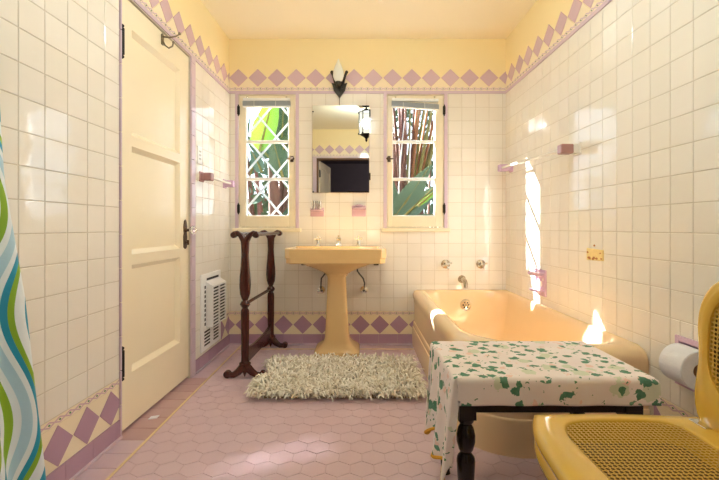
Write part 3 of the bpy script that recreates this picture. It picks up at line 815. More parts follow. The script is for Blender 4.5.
# ------------------------------------------------------------------ towel rack (dark turned wood)
RXc = -.716; YN, YFR = 2.615, 3.262
root = thing('towel_rack', 'dark mahogany freestanding towel rack with scrolled feet beside the sink', 'towel rack', (RXc, (YN+YFR)/2, 0))
prof = [(.0215, .095), (.020, .13), (.0215, .25), (.0225, .40), (.021, .425), (.014, .438), (.020, .445), (.0275, .460), (.020, .478), (.013, .484), (.018, .495), (.027, .525), (.0305, .575), (.029, .63), (.0235, .70), (.020, .77), (.022, .83), (.0245, .86)]
RX_NEAR = RXc
for y in (YN, YFR):
    RXc = RX_NEAR+.024*(y-YN)/(YFR-YN)
    mb = MB(); mb.lathe([(r*1.18, h) for r, h in prof], (RXc, y, 0), n=18, sy=.72)
    up = obj('upright', mb, 'wood', root)
    mb = MB()
    for s in (-1, 1):
        path = [(RXc, y, .845), (RXc+s*.012, y, .868), (RXc+s*.030, y, .893), (RXc+s*.052, y, .908), (RXc+s*.068, y, .905), (RXc+s*.074, y, .893)]
        mb.tube(path, [.024, .021, .017, .0145, .0135, .0135], 10, 0, .95, up=(0, 1, 0)); mb.lathe([(.001, -.019), (.016, -.018), (.0195, -.014), (.0195, .014), (.016, .018), (.001, .019)], (RXc+s*.069, y, .894), (0, 1, 0), 16)
    obj('scroll_arm', mb, 'wood', up)
    mb = MB()
    mb.lathe([(.033, .0), (.037, .006), (.037, .012), (.026, .020)], (RXc, y, .082), n=16, sy=.75)
    for s in (-1, 1):
        path = [(RXc, y, .075), (RXc+s*.022, y, .060), (RXc+s*.045, y, .036), (RXc+s*.072, y, .020), (RXc+s*.098, y, .0205), (RXc+s*.113, y, .030)]
        mb.tube(path, [.028, .026, .023, .019, .0175, .018], 10, 0, .95, up=(0, 1, 0)); mb.lathe([(.001, -.020), (.018, -.019), (.0225, -.015), (.0225, .015), (.018, .019), (.001, .020)], (RXc+s*.110, y, .0245), (0, 1, 0), 16)
    mb.prism([(RXc-.018, .06), (RXc, .008), (RXc+.018, .06)], lambda u, v, d: (u, y+d, v), -.012, .012)
    obj('scroll_foot', mb, 'wood', up)
RXc = RX_NEAR
for dx, z, r in ((-.069, .897, .011), (.069, .897, .011), (0, .462, .0105)):
    mb = MB(); mb.tube([(RXc+dx, YN, z), (RXc+dx+.012, (YN+YFR)/2, z), (RXc+dx+.024, YFR, z)], r, 12)
    obj('rail', mb, 'wood', root)
mb = MB(); n = 16; top = []; bot = []
for k in range(n+1):
    t = k/n; y = YN+.015+(YFR-YN-.03)*t; a = abs(2*t-1)
    top.append((y, .150+.030*(a**3)+.012)); bot.append((y, .085+.0*(1-a)))
mb.prism(bot+top[::-1], lambda u, v, d: (RXc+d+.024*(u-YN)/(YFR-YN), u, v), -.010, .010)
obj('stretcher', mb, 'wood', root, bevel=.003)

# ------------------------------------------------------------------ bathtub
TX0, TX1 = .420, RX(2.4)-.002; TY0, TY1 = 1.700, YB-.003
root = thing('bathtub', 'peach built-in bathtub with rounded end along the tiled wall', 'bathtub', ((TX0+TX1)/2, (TY0+TY1)/2, 0))
def rr(il, ir, inr, ib, rads, z, K=10):
    """rounded rectangle ring; rads = near-left, near-right, far-right, far-left"""
    x0, x1, y0, y1 = TX0+il, None, TY0+inr, TY1-ib; pts = []
    def xr(y): return RX(y)-.0015-ir
    cs = [(x0, y0, 1, 1, pi, rads[0]), ('r', y0, -1, 1, 1.5*pi, rads[1]), ('r', y1, -1, -1, 0, rads[2]), (x0, y1, 1, -1, .5*pi, rads[3])]
    for (cx, cy, sx, sy, a0, r) in cs:
        X = xr(cy) if cx == 'r' else cx
        for k in range(K+1):
            a = a0+k/K*pi/2; pts.append((X+sx*r+r*cos(a), cy+sy*r+r*sin(a), z))
    # subdivide the long sides so that the strips stay even
    return pts
B = .26
T = [(.0, 0, .0, 0, (B+.02, .01, .004, .004), 0.0), (.0, 0, .0, 0, (B+.02, .01, .004, .004), .148), (.002, 0, .002, 0, (B+.02, .01, .004, .004), .154), (.008, 0, .008, 0, (B+.01, .01, .004, .004), .157), (.008, 0, .008, 0, (B+.01, .01, .004, .004), .190), (.010, 0, .010, 0, (B+.01, .01, .004, .004), .195),
     (.016, 0, .016, 0, (B, .01, .004, .004), .198), (.016, 0, .016, 0, (B, .01, .004, .004), .33), (.012, 0, .012, 0, (B+.01, .015, .004, .004), .365), (.007, 0, .008, 0, (B+.01, .02, .004, .004), .390), (.006, 0, .008, 0, (B+.02, .03, .004, .004), .410), (.016, .0, .020, 0, (B+.02, .04, .004, .004), .432), (.036, .002, .045, .002, (B+.02, .05, .005, .005), .444),
     (.062, .010, .080, .03, (B+.02, .10, .03, .05), .447), (.082, .022, .108, .048, (B+.03, .14, .07, .10), .440), (.096, .032, .130, .058, (B+.03, .16, .09, .12), .420), (.106, .042, .160, .064, (B+.02, .17, .10, .13), .37), (.130, .066, .25, .076, (B-.02, .17, .10, .13), .22), (.150, .086, .33, .092, (.2, .16, .10, .12), .12), (.19, .125, .41, .13, (.16, .14, .09, .10), .075), (.25, .19, .52, .2, (.10, .1, .06, .06), .062)]
mb = MB(); mb.loft([rr(*t) for t in T], 0, True, True, True)
obj('tub_shell', mb, 'tub', root, sharp=40)
mb = MB(); c = (.832, TY1-.068, .335)
mb.lathe([(.046, -.02), (.046, .004), (.042, .012), (.036, .009), (.001, .009)], c, (0, -1, -.1), 20)
ovf = obj('overflow_plate', mb, 'chrome', root)
mb = MB()
for k in range(6):
    a = k*pi/3; mb.ball((c[0]+.021*cos(a), c[1]-.010, c[2]+.021*sin(a)), .0065, 8, 0, (1, .5, 1))
mb.ball((c[0], c[1]-.010, c[2]), .005, 8)
parts('overflow_hole', mb, 'slot', ovf)
mb = MB(); mb.lathe([(.03, 0), (.03, .004), (.001, .003)], (.83, 3.0, .062), n=16)
obj('drain', mb, 'chrome', root)
for x, side in ((.688, 'nearer the clear window'), (.968, 'nearer the tub corner')):
    mb = MB(); zc = .648
    mb.lathe([(.036, 0), (.036, .004), (.028, .012), (.016, .018), (.013, .045)], BW(x, zc, .003), (0, -1, 0), 20)
    tp = tag(obj('bath_tap', mb, 'nickel'), 'metal cross-handled bath tap on the tiles above the tub, '+side, 'tap', 'bath taps above the tub')
    mb = MB()
    mb.lathe([(.014, .042), (.016, .05), (.013, .064), (.006, .070), (.001, .072)], BW(x, zc, .003), (0, -1, 0), 14)
    for k in range(4):
        a = .35+k*pi/2; mb.tube([BW(x, zc, .056), BW(x+.032*cos(a), zc+.032*sin(a), .058)], [.006, .0075], 8); mb.ball(BW(x+.034*cos(a), zc+.034*sin(a), .058), .009, 8)
    obj('tap_handle', mb, 'chrome', tp)
mb = MB(); x, zc = .818, .527
mb.lathe([(.032, 0), (.032, .004), (.024, .014), (.02, .02)], BW(x, zc, .003), (0, -1, 0), 18)
mb.tube([BW(x, zc, .01), BW(x, zc+.002, .06), BW(x, zc-.004, .10), BW(x, zc-.022, .125), BW(x, zc-.05, .128)], [.019, .0185, .018, .017, .016], 14)
tag(obj('bath_spout', mb, 'nickel'), 'metal bath spout on the tiles between the two bath taps', 'spout')

# ------------------------------------------------------------------ towel bars, dishes, outlet, vent
def towel_bar(f, y0, y1, z0, z1, label, proj, base):
    root = thing('towel_bar', label, 'towel rail', f((y0+y1)/2, (z0+z1)/2, 0), 'ceramic towel bars')
    for y, z, m, bm_ in ((y0, z0, 'brownmauve', base), (y1, z1, 'lilac', 'lilac')):
        mb = MB()
        mb.prism([(y-.034, z-.034), (y+.034, z-.034), (y+.034, z+.034), (y-.034, z+.034)], f, 0, .012)
        mb.prism([(y-.024, z-.024), (y+.024, z-.024), (y+.024, z+.024), (y-.024, z+.024)], f, .008, proj*.45)
        br = obj('bracket', mb, bm_, root, bevel=.006); br['label'] = {'lilac': 'lilac bracket', 'milk': 'cream bracket', 'brownmauve': 'brown mauve bracket'}[bm_]
        mb = MB(); mb.prism([(y-.026, z-.026), (y+.026, z-.026), (y+.026, z+.026), (y-.026, z+.026)], f, proj*.45-.002, proj+.02)
        ec = obj('bar_socket', mb, m, br, bevel=.007); ec['label'] = 'lilac bar socket' if m == 'lilac' else 'brown mauve bar socket'
    mb = MB(); mb.tube([f(y0, z0, proj-.004), f((y0+y1)/2, (z0+z1)/2, proj-.004), f(y1, z1, proj-.004)], .0095, 12)
    obj('bar', mb, 'milk', root)
towel_bar(RW, 2.265, 3.215, 1.365, 1.398, 'pale glass towel bar with brown and lilac brackets above the bathtub', .085, 'milk')
towel_bar(LW, 2.775, 3.225, 1.277, 1.277, 'short pale towel bar on the tiles between cream door and latticed window', .060, 'brownmauve')

# soap dish with grab bar (lilac) above the tub
y, z = 2.71, .585
root = thing('grab_soap_dish', 'lilac ceramic soap dish with grab bar above the tub rim', 'soap dish', RW(y, z-.08, 0))
mb = MB()
for (a, b, c, d) in cut([(y-.08, y+.08, z-.082, z+.085)], [(y-.055, y+.055, z-.055, z+.03)]): mb.prism([(a, c), (b, c), (b, d), (a, d)], RW, 0, .014)
mb.prism([(y-.055, z-.055), (y+.055, z-.055), (y+.055, z+.03), (y-.055, z+.03)], RW, -.0, .0035)
obj('plate', mb, 'lilac', root, bevel=.004)
mb = MB(); mb.prism([(y-.062, z-.06), (y+.062, z-.06), (y+.062, z-.045), (y-.062, z-.045)], RW, .004, .055)
obj('dish_lip', mb, 'lilac', root, bevel=.005)
mb = MB(); mb.tube([RW(y-.06, z+.058, .01), RW(y-.06, z+.058, .045), RW(y-.045, z+.058, .058), RW(y+.045, z+.058, .058), RW(y+.06, z+.058, .045), RW(y+.06, z+.058, .01)], .013, 12)
obj('grab_bar', mb, 'lilac', root)
# yellowed empty dish
y, z = 2.10, .805
root = thing('wall_soap_dish', 'small yellowed broken soap dish stained brown, high on the tub wall', 'soap dish', RW(y, z-.03, 0))
mb = MB(); w = .072
mb.prism([(y-w, z-.027), (y+w, z-.032), (y+w, z+.031), (y-w, z+.027)], RW, 0, .009)
obj('plate', mb, 'amber', root, bevel=.004)
mb = MB()
for k in range(11):
    a = random.uniform(-.060, .060); b = random.choice((-.02, -.018, -.012, .012))+random.uniform(-.004, .004); r = random.uniform(.003, .007)
    mb.prism([(y+a+r*1.6*cos(q*pi/3), z+b+r*sin(q*pi/3)) for q in range(6)], RW, .006, .0098)
mb.lathe([(.005, 0), (.005, .004), (.002, .005)], RW(y+.005, z+.046, .004), (-1, 0, 0), 10)
parts('rust_stain', mb, 'rust', root)
# electrical outlet
y, z = 2.745, 1.415
root = thing('outlet_plate', 'white outlet plate on the tiles above the short towel bar', 'outlet', LW(y, z-.06, 0))
mb = MB(); mb.prism([(y-.036, z-.058), (y+.036, z-.058), (y+.036, z+.058), (y-.036, z+.058)], LW, .003, .009)
obj('cover_plate', mb, 'white', root, bevel=.003)
for dz in (.024, 0, -.024):
    mb = MB(); mb.prism([(y-.012, z+dz-.006), (y-.006, z+dz-.006), (y-.006, z+dz+.006), (y-.012, z+dz+.006)], LW, .006, .0095); mb.prism([(y+.006, z+dz-.006), (y+.012, z+dz-.006), (y+.012, z+dz+.006), (y+.006, z+dz+.006)], LW, .006, .0095)
    parts('socket', mb, 'slot', root)
# wall heater grille
y0, y1, z0, z1 = 2.752, 3.118, .112, .627
root = thing('wall_vent', 'white metal heater grille low on the wall beside the cream door', 'vent', LW((y0+y1)/2, z0, 0))
mb = MB(); mb.prism([(y0, z0), (y1, z0), (y1, z1), (y0, z1)], LW, .004, .014)
obj('face_plate', mb, 'white', root, bevel=.003)
by0, by1, bz0, bz1 = y0+.08, y1-.02, z0+.155, z1-.065; D = .060
mb = MB(); mb.prism([(by0+.004, bz0+.004), (by1-.004, bz0+.004), (by1-.004, bz1-.024), (by0+.004, bz1-.024)], LW, .012, D-.008)
obj('grille_core', mb, 'slot', root)
mb = MB()
P = [(by0, bz0), (by1, bz0), (by1, bz1), (by0, bz1)]
for k in range(13):
    z = bz0+.004+k*(bz1-bz0-.03)/12
    mb.prism([(by0, z-.0038), (by1, z-.0038), (by1, z+.0038), (by0, z+.0038)], LW, .012, D)
for y in (by0+.004, by1-.004, (by0*.5+by1*.5)): mb.prism([(y-.006, bz0), (y+.006, bz0), (y+.006, bz1-.02), (y-.006, bz1-.02)], LW, .012, D+.001)
mb.prism([(by0, bz1-.022), (by1, bz1-.022), (by1, bz1-.018), (by0, bz1-.018)], LW, .012, D+.001)
mb.hull8([LW(y, z, d) for y in (by0, by1) for (z, d) in ((bz1-.022, .012), (bz1+.012, .012), (bz1-.022, D), (bz1-.018, D))])
obj('louver', mb, 'white', root)
mb = MB()
mb.prism([(by0+.01, z1-.047), (by1-.03, z1-.047), (by1-.03, z1-.032), (by0+.01, z1-.032)], LW, .01, .0146)
for (a, b) in ((y0+.05, y0+.15), (y0+.215, y0+.315)):
    for k in range(5): mb.prism([(a, z0+.03+k*.022), (b, z0+.03+k*.022), (b, z0+.042+k*.022), (a, z0+.042+k*.022)], LW, .01, .0146)
for k in range(9): mb.prism([(y0+.052, bz0+.012+k*.031), (y0+.074, bz0+.012+k*.031), (y0+.074, bz0+.032+k*.031), (y0+.052, bz0+.032+k*.031)], LW, .01, .0146)
parts('slot', mb, 'slot', root)
mb = MB(); mb.prism([(y0+.18, z0+.045), (y0+.195, z0+.045), (y0+.195, z0+.10), (y0+.18, z0+.10)], LW, .01, .024)
obj('lever', mb, 'white', root, bevel=.003)

# toilet paper
y, z = TPY, TPZ
root = thing('paper_holder', 'lilac ceramic recessed paper holder beside the yellow cane chair', 'holder', RW(y, z-.08, 0))
mb = MB()
for (a, b, c, d) in cut([(y-.086, y+.086, z-.091, z+.091)], [(y-.066, y+.066, z-.071, z+.071)]): mb.prism([(a, c), (b, c), (b, d), (a, d)], RW, .004, .012)
for (a, b, c, d) in cut([(y-.069, y+.069, z-.074, z+.074)], [(y-.066, y+.066, z-.071, z+.071)]): mb.prism([(a, c), (b, c), (b, d), (a, d)], RW, -.085, .006)
mb.prism([(y-.069, z-.074), (y+.069, z-.074), (y+.069, z+.074), (y-.069, z+.074)], RW, -.088, -.084)
obj('recess', mb, 'lilac', root, bevel=.003)
RD = .030; R0 = .068
for s_ in (-1, 1):
    mb = MB(); mb.prism([(y+s_*.062-.0045, z-.02), (y+s_*.062+.0045, z-.02), (y+s_*.062+.0045, z+.02), (y+s_*.062-.0045, z+.02)], RW, -.085, RD+.012)
    obj('lug', mb, 'lilac', root, bevel=.003)
mb = MB(); mb.tube([RW(y-.058, z, RD), RW(y+.058, z, RD)], .010, 12)
obj('roller', mb, 'milk', root)
roll = thing('toilet_roll', 'full white toilet paper roll in the lilac wall recess', 'toilet paper', RW(y, z-R0, RD))
mb = MB(); c = RW(y-.054, z, RD); ax = Vector(RW(y+.054, z, RD))-Vector(c)
mb.lathe([(.026, 0), (R0-.003, 0), (R0, .003), (R0, .105), (R0-.003, .108), (.026, .108)], c, ax, 36)
obj('paper', mb, 'paper', roll)
mb = MB(); mb.lathe([(.0255, -.001), (.0255, .109), (.020, .109), (.020, -.001), (.0255, -.001)], c, ax, 24)
obj('core', mb, 'card', roll)

# ------------------------------------------------------------------ cloth-covered stool
SX0, SX1, SY0, SY1, ST = .295, .872, 1.262, 1.640, .495
root = thing('bench_stool', 'near-black wooden stool with turned legs under a floral cloth', 'stool', ((SX0+SX1)/2, (SY0+SY1)/2, 0))
mb = MB(); mb.box(SX0, SX1, SY0, SY1, ST-.03, ST-.008)
obj('seat', mb, 'ebony', root, bevel=.006)
mb = MB(); zA, zB = ST-.118, ST-.028; i = .012
mb.box(SX0+i, SX1-i, SY0+i, SY0+i+.02, zA, zB); mb.box(SX0+i, SX1-i, SY1-i-.02, SY1-i, zA, zB); mb.box(SX0+i, SX0+i+.02, SY0+i, SY1-i, zA, zB); mb.box(SX1-i-.02, SX1-i, SY0+i, SY1-i, zA, zB)
obj('apron', mb, 'ebony', root, bevel=.003)
for x in (SX0+.035, SX1-.035):
    for y in (SY0+.035, SY1-.035):
        mb = MB(); mb.box(x-.026, x+.026, y-.026, y+.026, ST-.140, ST-.03)
        mb.lathe([(.019, 0), (.016, .01), (.022, .10), (.0285, .22), (.0265, .232), (.016, .246), (.022, .256), (.0285, .280), (.0285, .302), (.024, .322), (.017, .334), (.024, .344), (.026, .36)], (x, y, 0), n=20)
        obj('leg', mb, 'ebony', root, sharp=50)
# cloth: one sheet over the top with short front / far sides, long swag on the open side
mb = MB()
cx0, cx1, cy0, cy1 = SX0-.004, SX1+.006, SY0-.006, SY1+.006
def sm(t): t = max(0, min(1, t)); return t*t*(3-2*t)
NU, NV = 110, 80
LL, LR, LF, LB = .325, .085, .088, .09     # drop lengths: left, right, front, far
wide = cx1-cx0; deep = cy1-cy0
def fold(s, length, r=.014):
    """distance s past an edge -> (outward, down)"""
    if s <= 0: return s, 0.0
    q = r*pi/2
    if s < q: a = s/r; return r*sin(a), r*(1-cos(a))
    return r, r+s-q
def clothpt(u, v):
    # s,t are sheet distances
    t = -LF+(deep+LF+LB)*v
    y_n = (t/deep)
    dl = LL*(.93+.05*sin(7.5*y_n+.4)+.05*sin(17*y_n+1))
    s = -dl+(wide+dl+LR)*u
    xo = 0; yo = 0; dz = 0; X = cx0+min(max(s, 0), wide); Y = cy0+min(max(t, 0), deep)
    if s < 0:
        o, d = fold(-s, 1); frac = min(1, d/.30)
        wav = .013*frac*sin(2*pi*(Y-cy0)/.135+.9)+.005*frac*sin(2*pi*(Y-cy0)/.07+2)
        xo = -o*.8-.022*frac-wav; dz = d
        Y += -.012*frac
    elif s > wide:
        o, d = fold(s-wide, 1); xo = o+.006*min(1, d/.08); dz = d
    if t < 0:
        o, d = fold(-t, 1)
        if s < 0: yo = -min(o, .010)*.8; xo += .30*(-t); dz -= .10*(-t)*frac
        elif s > wide:
            dz = max(dz, d); yo = -o
        else: yo = -o-.002*sin(40*s); dz = d
    elif t > deep:
        o, d = fold(t-deep, 1); yo = o if s > 0 else -.2*(t-deep); dz = max(dz, d) if s > 0 else dz
    bump = .0012*sin(31*s+3)*sin(27*t)
    return (X+xo, Y+yo, ST-.002-dz+(bump if dz == 0 else 0))
mb.grid(NU, NV, clothpt)
cl = tag(obj('tablecloth', mb, ['cloth', 'ochre'], solid=.0022, normals=False), 'ivy-print white and pink cloth draped over the dark stool', 'cloth')
# hem
mb = MB(); mb.tube([clothpt(0, .17+k/60*.66) for k in range(61)], 0.006, 6)
hem = obj('hem', mb, 'ochre', cl); hem['label'] = 'ochre scalloped hem'

# ------------------------------------------------------------------ yellow cane commode chair
root = thing('cane_chair', 'yellow painted chair with cane seat and cane back beside the paper holder', 'chair', (.64, .86, 0))
CZ = .452
def lid_outline(off):
    """plan outline, counter-clockwise from the front far corner; off = inset"""
    pts = []
    x0, x1, y0, y1 = .403+off, .880-off*.3, .595+off, 1.108-off
    n = 20
    for k in range(n+1):      # front edge: gently bowed with a small serpentine
        t = k/n; y = y1-(y1-y0)*t; q = min(1.2, abs((y-.858)/.25))
        pts.append((x0+.056*q*q-.004*sin(4*pi*t)*sin(pi*t), y))
    for k in range(1, 11):
        t = k/10; pts.append((x0+.06+(x1-x0-.06)*t, y0+.014*sin(pi*t)*sin(2*pi*t)))
    for k in range(0, 11):
        t = 1-k/10; pts.append((x0+.058+(x1-x0-.058)*t, y1-.014*t+.010*sin(pi*t)))
    return pts
def ringz(off, z): return [(x, y, z) for x, y in lid_outline(off)]
def lid_inner(z, off=0):
    x0, x1, y0, y1 = .490+off, .815-off, .665+off, 1.062-off; r = .07; pts = []
    N = len(lid_outline(0)); 
    base = lid_outline(0); cx, cy = (x0+x1)/2, (y0+y1)/2
    hx, hy = (x1-x0)/2, (y1-y0)/2
    for (x, y) in base:
        dx, dy = x-.64, y-.848; 
        dx /= .24; dy /= .26; a = atan2(dy, dx); e = 4.5
        c, s = cos(a), sin(a); rad = (abs(c)**e+abs(s)**e)**(-1/e)
        pts.append((cx+hx*rad*c, cy+hy*rad*s, z))
    return pts
mb = MB()
mb.loft([lid_inner(CZ-.012), lid_inner(CZ-.002), lid_inner(CZ+.003, -.006), ringz(.035, CZ+.003), ringz(.014, CZ+.001), ringz(.004, CZ-.005), ringz(.0, CZ-.016), ringz(.004, CZ-.030), ringz(.014, CZ-.038), lid_inner(CZ-.038), lid_inner(CZ-.012)], 0, True, False, False)
seat = obj('seat', mb, 'chairp', root, sharp=60)
mb = MB()
mb.loft([ringz(.020, CZ-.0385), ringz(.010, CZ-.042), ringz(.004, CZ-.056), ringz(.008, CZ-.074), ringz(.024, CZ-.084), lid_inner(CZ-.084), lid_inner(CZ-.040)], 0, True, False, False)
obj('seat_frame', mb, 'chairp', root, sharp=60)
# cane weave with open octagons
def weave(mb, inside, u0, u1, v0, v1, f, p=.0108, hole=.36):
    nu, nv = int((u1-u0)/p), int((v1-v0)/p)
    for i in range(nu):
        for j in range(nv):
            a, b = u0+i*p, v0+j*p; cu, cv = a+p/2, b+p/2
            if not inside(cu, cv): continue
            sq = [(a, b), (a+p/2, b), (a+p, b), (a+p, b+p/2), (a+p, b+p), (a+p/2, b+p), (a, b+p), (a, b+p/2)]
            oc = [(cu+hole*p*q*cos(t), cv+hole*p*q*sin(t)) for t, q in zip([-3*pi/4+k*pi/4 for k in range(8)], [1.08, 1]*4)]
            z = .0006*(1 if (i+j) % 2 else -1)
            mb.add([f(u, v, z if k % 2 else -z) for k, (u, v) in enumerate(sq)]+[f(u, v, 0) for u, v in oc], [(k, (k+1) % 8, 8+(k+1) % 8, 8+k) for k in range(8)])
def in_seat(x, y):
    dx, dy = (x-.6525)/.1645, (y-.8635)/.2005; return abs(dx)**4.5+abs(dy)**4.5 < 1.02
mb = MB(); weave(mb, in_seat, .47, .825, .655, 1.07, lambda u, v, d: (u, v, CZ-.003+d))
cn = obj('cane_panel', mb, 'cane', seat, normals=False); cn['label'] = 'woven open cane panel'
mb = MB(); mb.box(.49, .84, .66, 1.05, CZ-.060, CZ-.050)
obj('under_board', mb, 'caneshade', root)  # shade under the cane is put into this board's colour
# hinges
for y in (.70, 1.035):
    mb = MB(); mb.tube([(.868, y-.03, CZ+.008), (.868, y+.03, CZ+.008)], .007, 10); mb.box(.835, .868, y-.026, y+.026, CZ+.001, CZ+.006)
    obj('hinge', mb, 'chrome', root, bevel=.001)
# back: leaning frame with cane
BY0, BY1 = .62, 1.080; BX = .864; BZ0 = CZ-.03
def BK(u, v, d): return (BX+(v-BZ0)*.045+d, u, v)
def back_outline(off, n=72):
    cy, cz = (BY0+BY1)/2, (BZ0+.845)/2; hy, hz = (BY1-BY0)/2-off, (.845-BZ0)/2-off; pts = []
    for k in range(n):
        a = 2*pi*k/n; c, s = cos(a), sin(a); e = 5.0 if s < 0 else 3.1
        rad = (abs(c)**e+abs(s)**e)**(-1/e)
        w = -.012*math.exp(-((s*rad+.1)/.35)**2)*(abs(c) > .3)
        pts.append((cy+(hy+w)*rad*c, cz+hz*rad*s))
    return pts
def back_in(off, n=72):
    cy, cz = (BY0+BY1)/2, (CZ+.06+.805)/2; hy, hz = (BY1-BY0)/2-.040-off, (.805-CZ-.06)/2-off; pts = []
    for k in range(n):
        a = 2*pi*k/n; c, s = cos(a), sin(a); e = 2.9
        rad = (abs(c)**e+abs(s)**e)**(-1/e); pts.append((cy+hy*rad*c, cz+hz*rad*s))
    return pts
mb = MB()
R = lambda o, d: [BK(u, v, d) for u, v in o]
mb.loft([R(back_in(0), .006), R(back_in(0), -.009), R(back_in(-.006), -.013), R(back_outline(.020), -.014), R(back_outline(.016), -.011), R(back_outline(.010), -.012), R(back_outline(.003), -.009), R(back_outline(0), 0), R(back_outline(.003), .009), R(back_outline(.012), .013), R(back_in(-.004), .012), R(back_in(0), .006)], 0, True, False, False)
bk = obj('backrest', mb, 'chairp', root, sharp=50)
cyb, czb = (BY0+BY1)/2, (CZ+.06+.805)/2
def in_back(u, v): return abs((u-cyb)/((BY1-BY0)/2-.036))**2.9+abs((v-czb)/((.805-CZ-.06)/2+.004))**2.9 < 1
mb = MB(); weave(mb, in_back, BY0+.03, BY1-.03, CZ+.03, .82, lambda u, v, d: BK(u, v, -.004+d))
cn = obj('cane_panel', mb, 'cane', bk, normals=False); cn['label'] = 'woven open cane panel'
mb = MB(); mb.loft([R(back_in(-.002), .008), R(back_in(-.002), .0118)], 0, False, True, True)
obj('back_board', mb, 'caneshade', bk)  # same shade-coloured board behind the back cane
# legs and rails under the seat
for x in (.53, .845):
    for y in (.65, 1.04):
        mb = MB(); mb.lathe([(.014, 0), (.018, .01), (.015, .03), (.020, .2), (.025, .36), (.025, CZ-.07)], (x, y, 0), n=16)
        obj('leg', mb, 'chairp', root)
mb = MB(); zA, zB = CZ-.12, CZ-.06
mb.box(.525, .545, .65, 1.04, zA, zB); mb.box(.83, .85, .65, 1.04, zA, zB); mb.box(.53, .845, .64, .66, zA, zB); mb.box(.53, .845, 1.03, 1.05, zA, zB)
obj('apron', mb, 'chairp', root, bevel=.004)

# ------------------------------------------------------------------ shag rug
RX0, RX1, RY0, RY1 = -.585, .34, 2.275, 2.87
mb = MB()
n = 24; mb.prism([(RX0+.06+(RX1-RX0-.10)*a, RY0+.02+(RY1-RY0-.04)*b) for a, b in [(0, 0), (1, 0), (1, 1), (0, 1)]], FL, .004, .013)
rug = tag(obj('rug', mb, 'rugback'), 'cream shaggy cotton bath rug in front of the sink', 'rug')
mb = MB(); nx, ny = 74, 50
for i in range(nx):
    for j in range(ny):
        bx = RX0+(RX1-RX0)*(i+random.random())/nx; by = RY0+(RY1-RY0)*(j+random.random())/ny
        if bx < -.545 and abs(by-2.615) < .06: continue
        L = random.uniform(.046, .080); a = random.uniform(0, 2*pi); lean = random.uniform(.60, 1.08)
        # lean outward at the rim
        ex = (bx-(RX0+RX1)/2)/((RX1-RX0)/2); ey = (by-(RY0+RY1)/2)/((RY1-RY0)/2)
        dx, dy = cos(a), sin(a)
        if max(abs(ex), abs(ey)) > .9: dx += 1.2*ex; dy += 1.2*ey
        q = sqrt(dx*dx+dy*dy)+1e-6; dx /= q; dy /= q
        w = random.uniform(.0038, .0060); hgt = max(.010, L*sqrt(1-min(.95, lean*.90)**2))
        p0 = Vector((bx, by, .010)); p1 = Vector((bx+dx*L*lean*.35, by+dy*L*lean*.35, .012+hgt*.75)); p2 = Vector((bx+dx*L*lean*.8, by+dy*L*lean*.8, .012+hgt)); p3 = Vector((bx+dx*L*lean*1.1, by+dy*L*lean*1.1, max(.007, .010+hgt*.72)))
        sx, sy = -dy*w, dx*w; vs = []; 
        for p, k in ((p0, .8), (p1, 1), (p2, 1.05), (p3, .7)):
            vs += [(p.x+sx*k, p.y+sy*k, p.z-.001), (p.x-sx*k, p.y-sy*k, p.z-.001), (p.x, p.y, p.z+.0035*k)]
        fs = []
        for r in range(3):
            for k in range(3):
                k2 = (k+1) % 3; fs.append((r*3+k, r*3+k2, r*3+3+k2, r*3+3+k))
        fs.append((9, 10, 11)); mb.add(vs, fs, 0, True)
pl = obj('pile', mb, 'pile', rug, normals=False, sharp=80); pl['kind'] = 'stuff'

# ------------------------------------------------------------------ shower curtain
def lerpz(z):
    T = [(2.0, -1.035), (1.345, -1.0155), (1.077, -.9986), (.738, -.939), (.512, -.914), (.258, -.883), (.06, -.868)]
    for (za, xa), (zb, xb) in zip(T, T[1:]):
        if z >= zb: t = (z-zb)/(za-zb); return xb+(xa-xb)*t
    return T[-1][1]
root = thing('shower_curtain', 'blue green and white swirl-striped shower curtain hanging by the tiled wall', 'curtain', (-1.0, .85, .06))
mb = MB()
def cur(u, v):
    z = .06+v*1.95; y = .42+.762*u; fl = 1-v
    ph = 2*pi*3.6*u**1.1+1.1*sin(2.5*v)
    amp = .020+.018*fl
    env = sm((1-u)*9)            # the free edge itself stays on its line
    x = lerpz(z)-.006-amp*(1-cos(ph))*.9*env-.012*(1-u)
    x = max(x, LX(y)+.012)
    return (x, y+.012*sin(ph*.5+2*v)*env, z)
mb.grid(150, 60, cur, uv=True)
obj('drape', mb, 'curtain', root, solid=.0015, normals=False)
mb = MB(); mb.tube([(-1.035, .23, 2.03), (-1.035, 1.30, 2.03)], .011, 12); mb.tube([(-1.035, 1.29, 2.03), (LX(1.3)+.004, 1.30, 2.03)], .011, 12); mb.tube([(-1.035, .24, 2.03), (LX(.23)+.004, .24, 2.03)], .011, 12)
tag(obj('curtain_rod', mb, 'chrome'), 'chrome rod carrying the striped shower curtain, out above the frame', 'curtain rod')

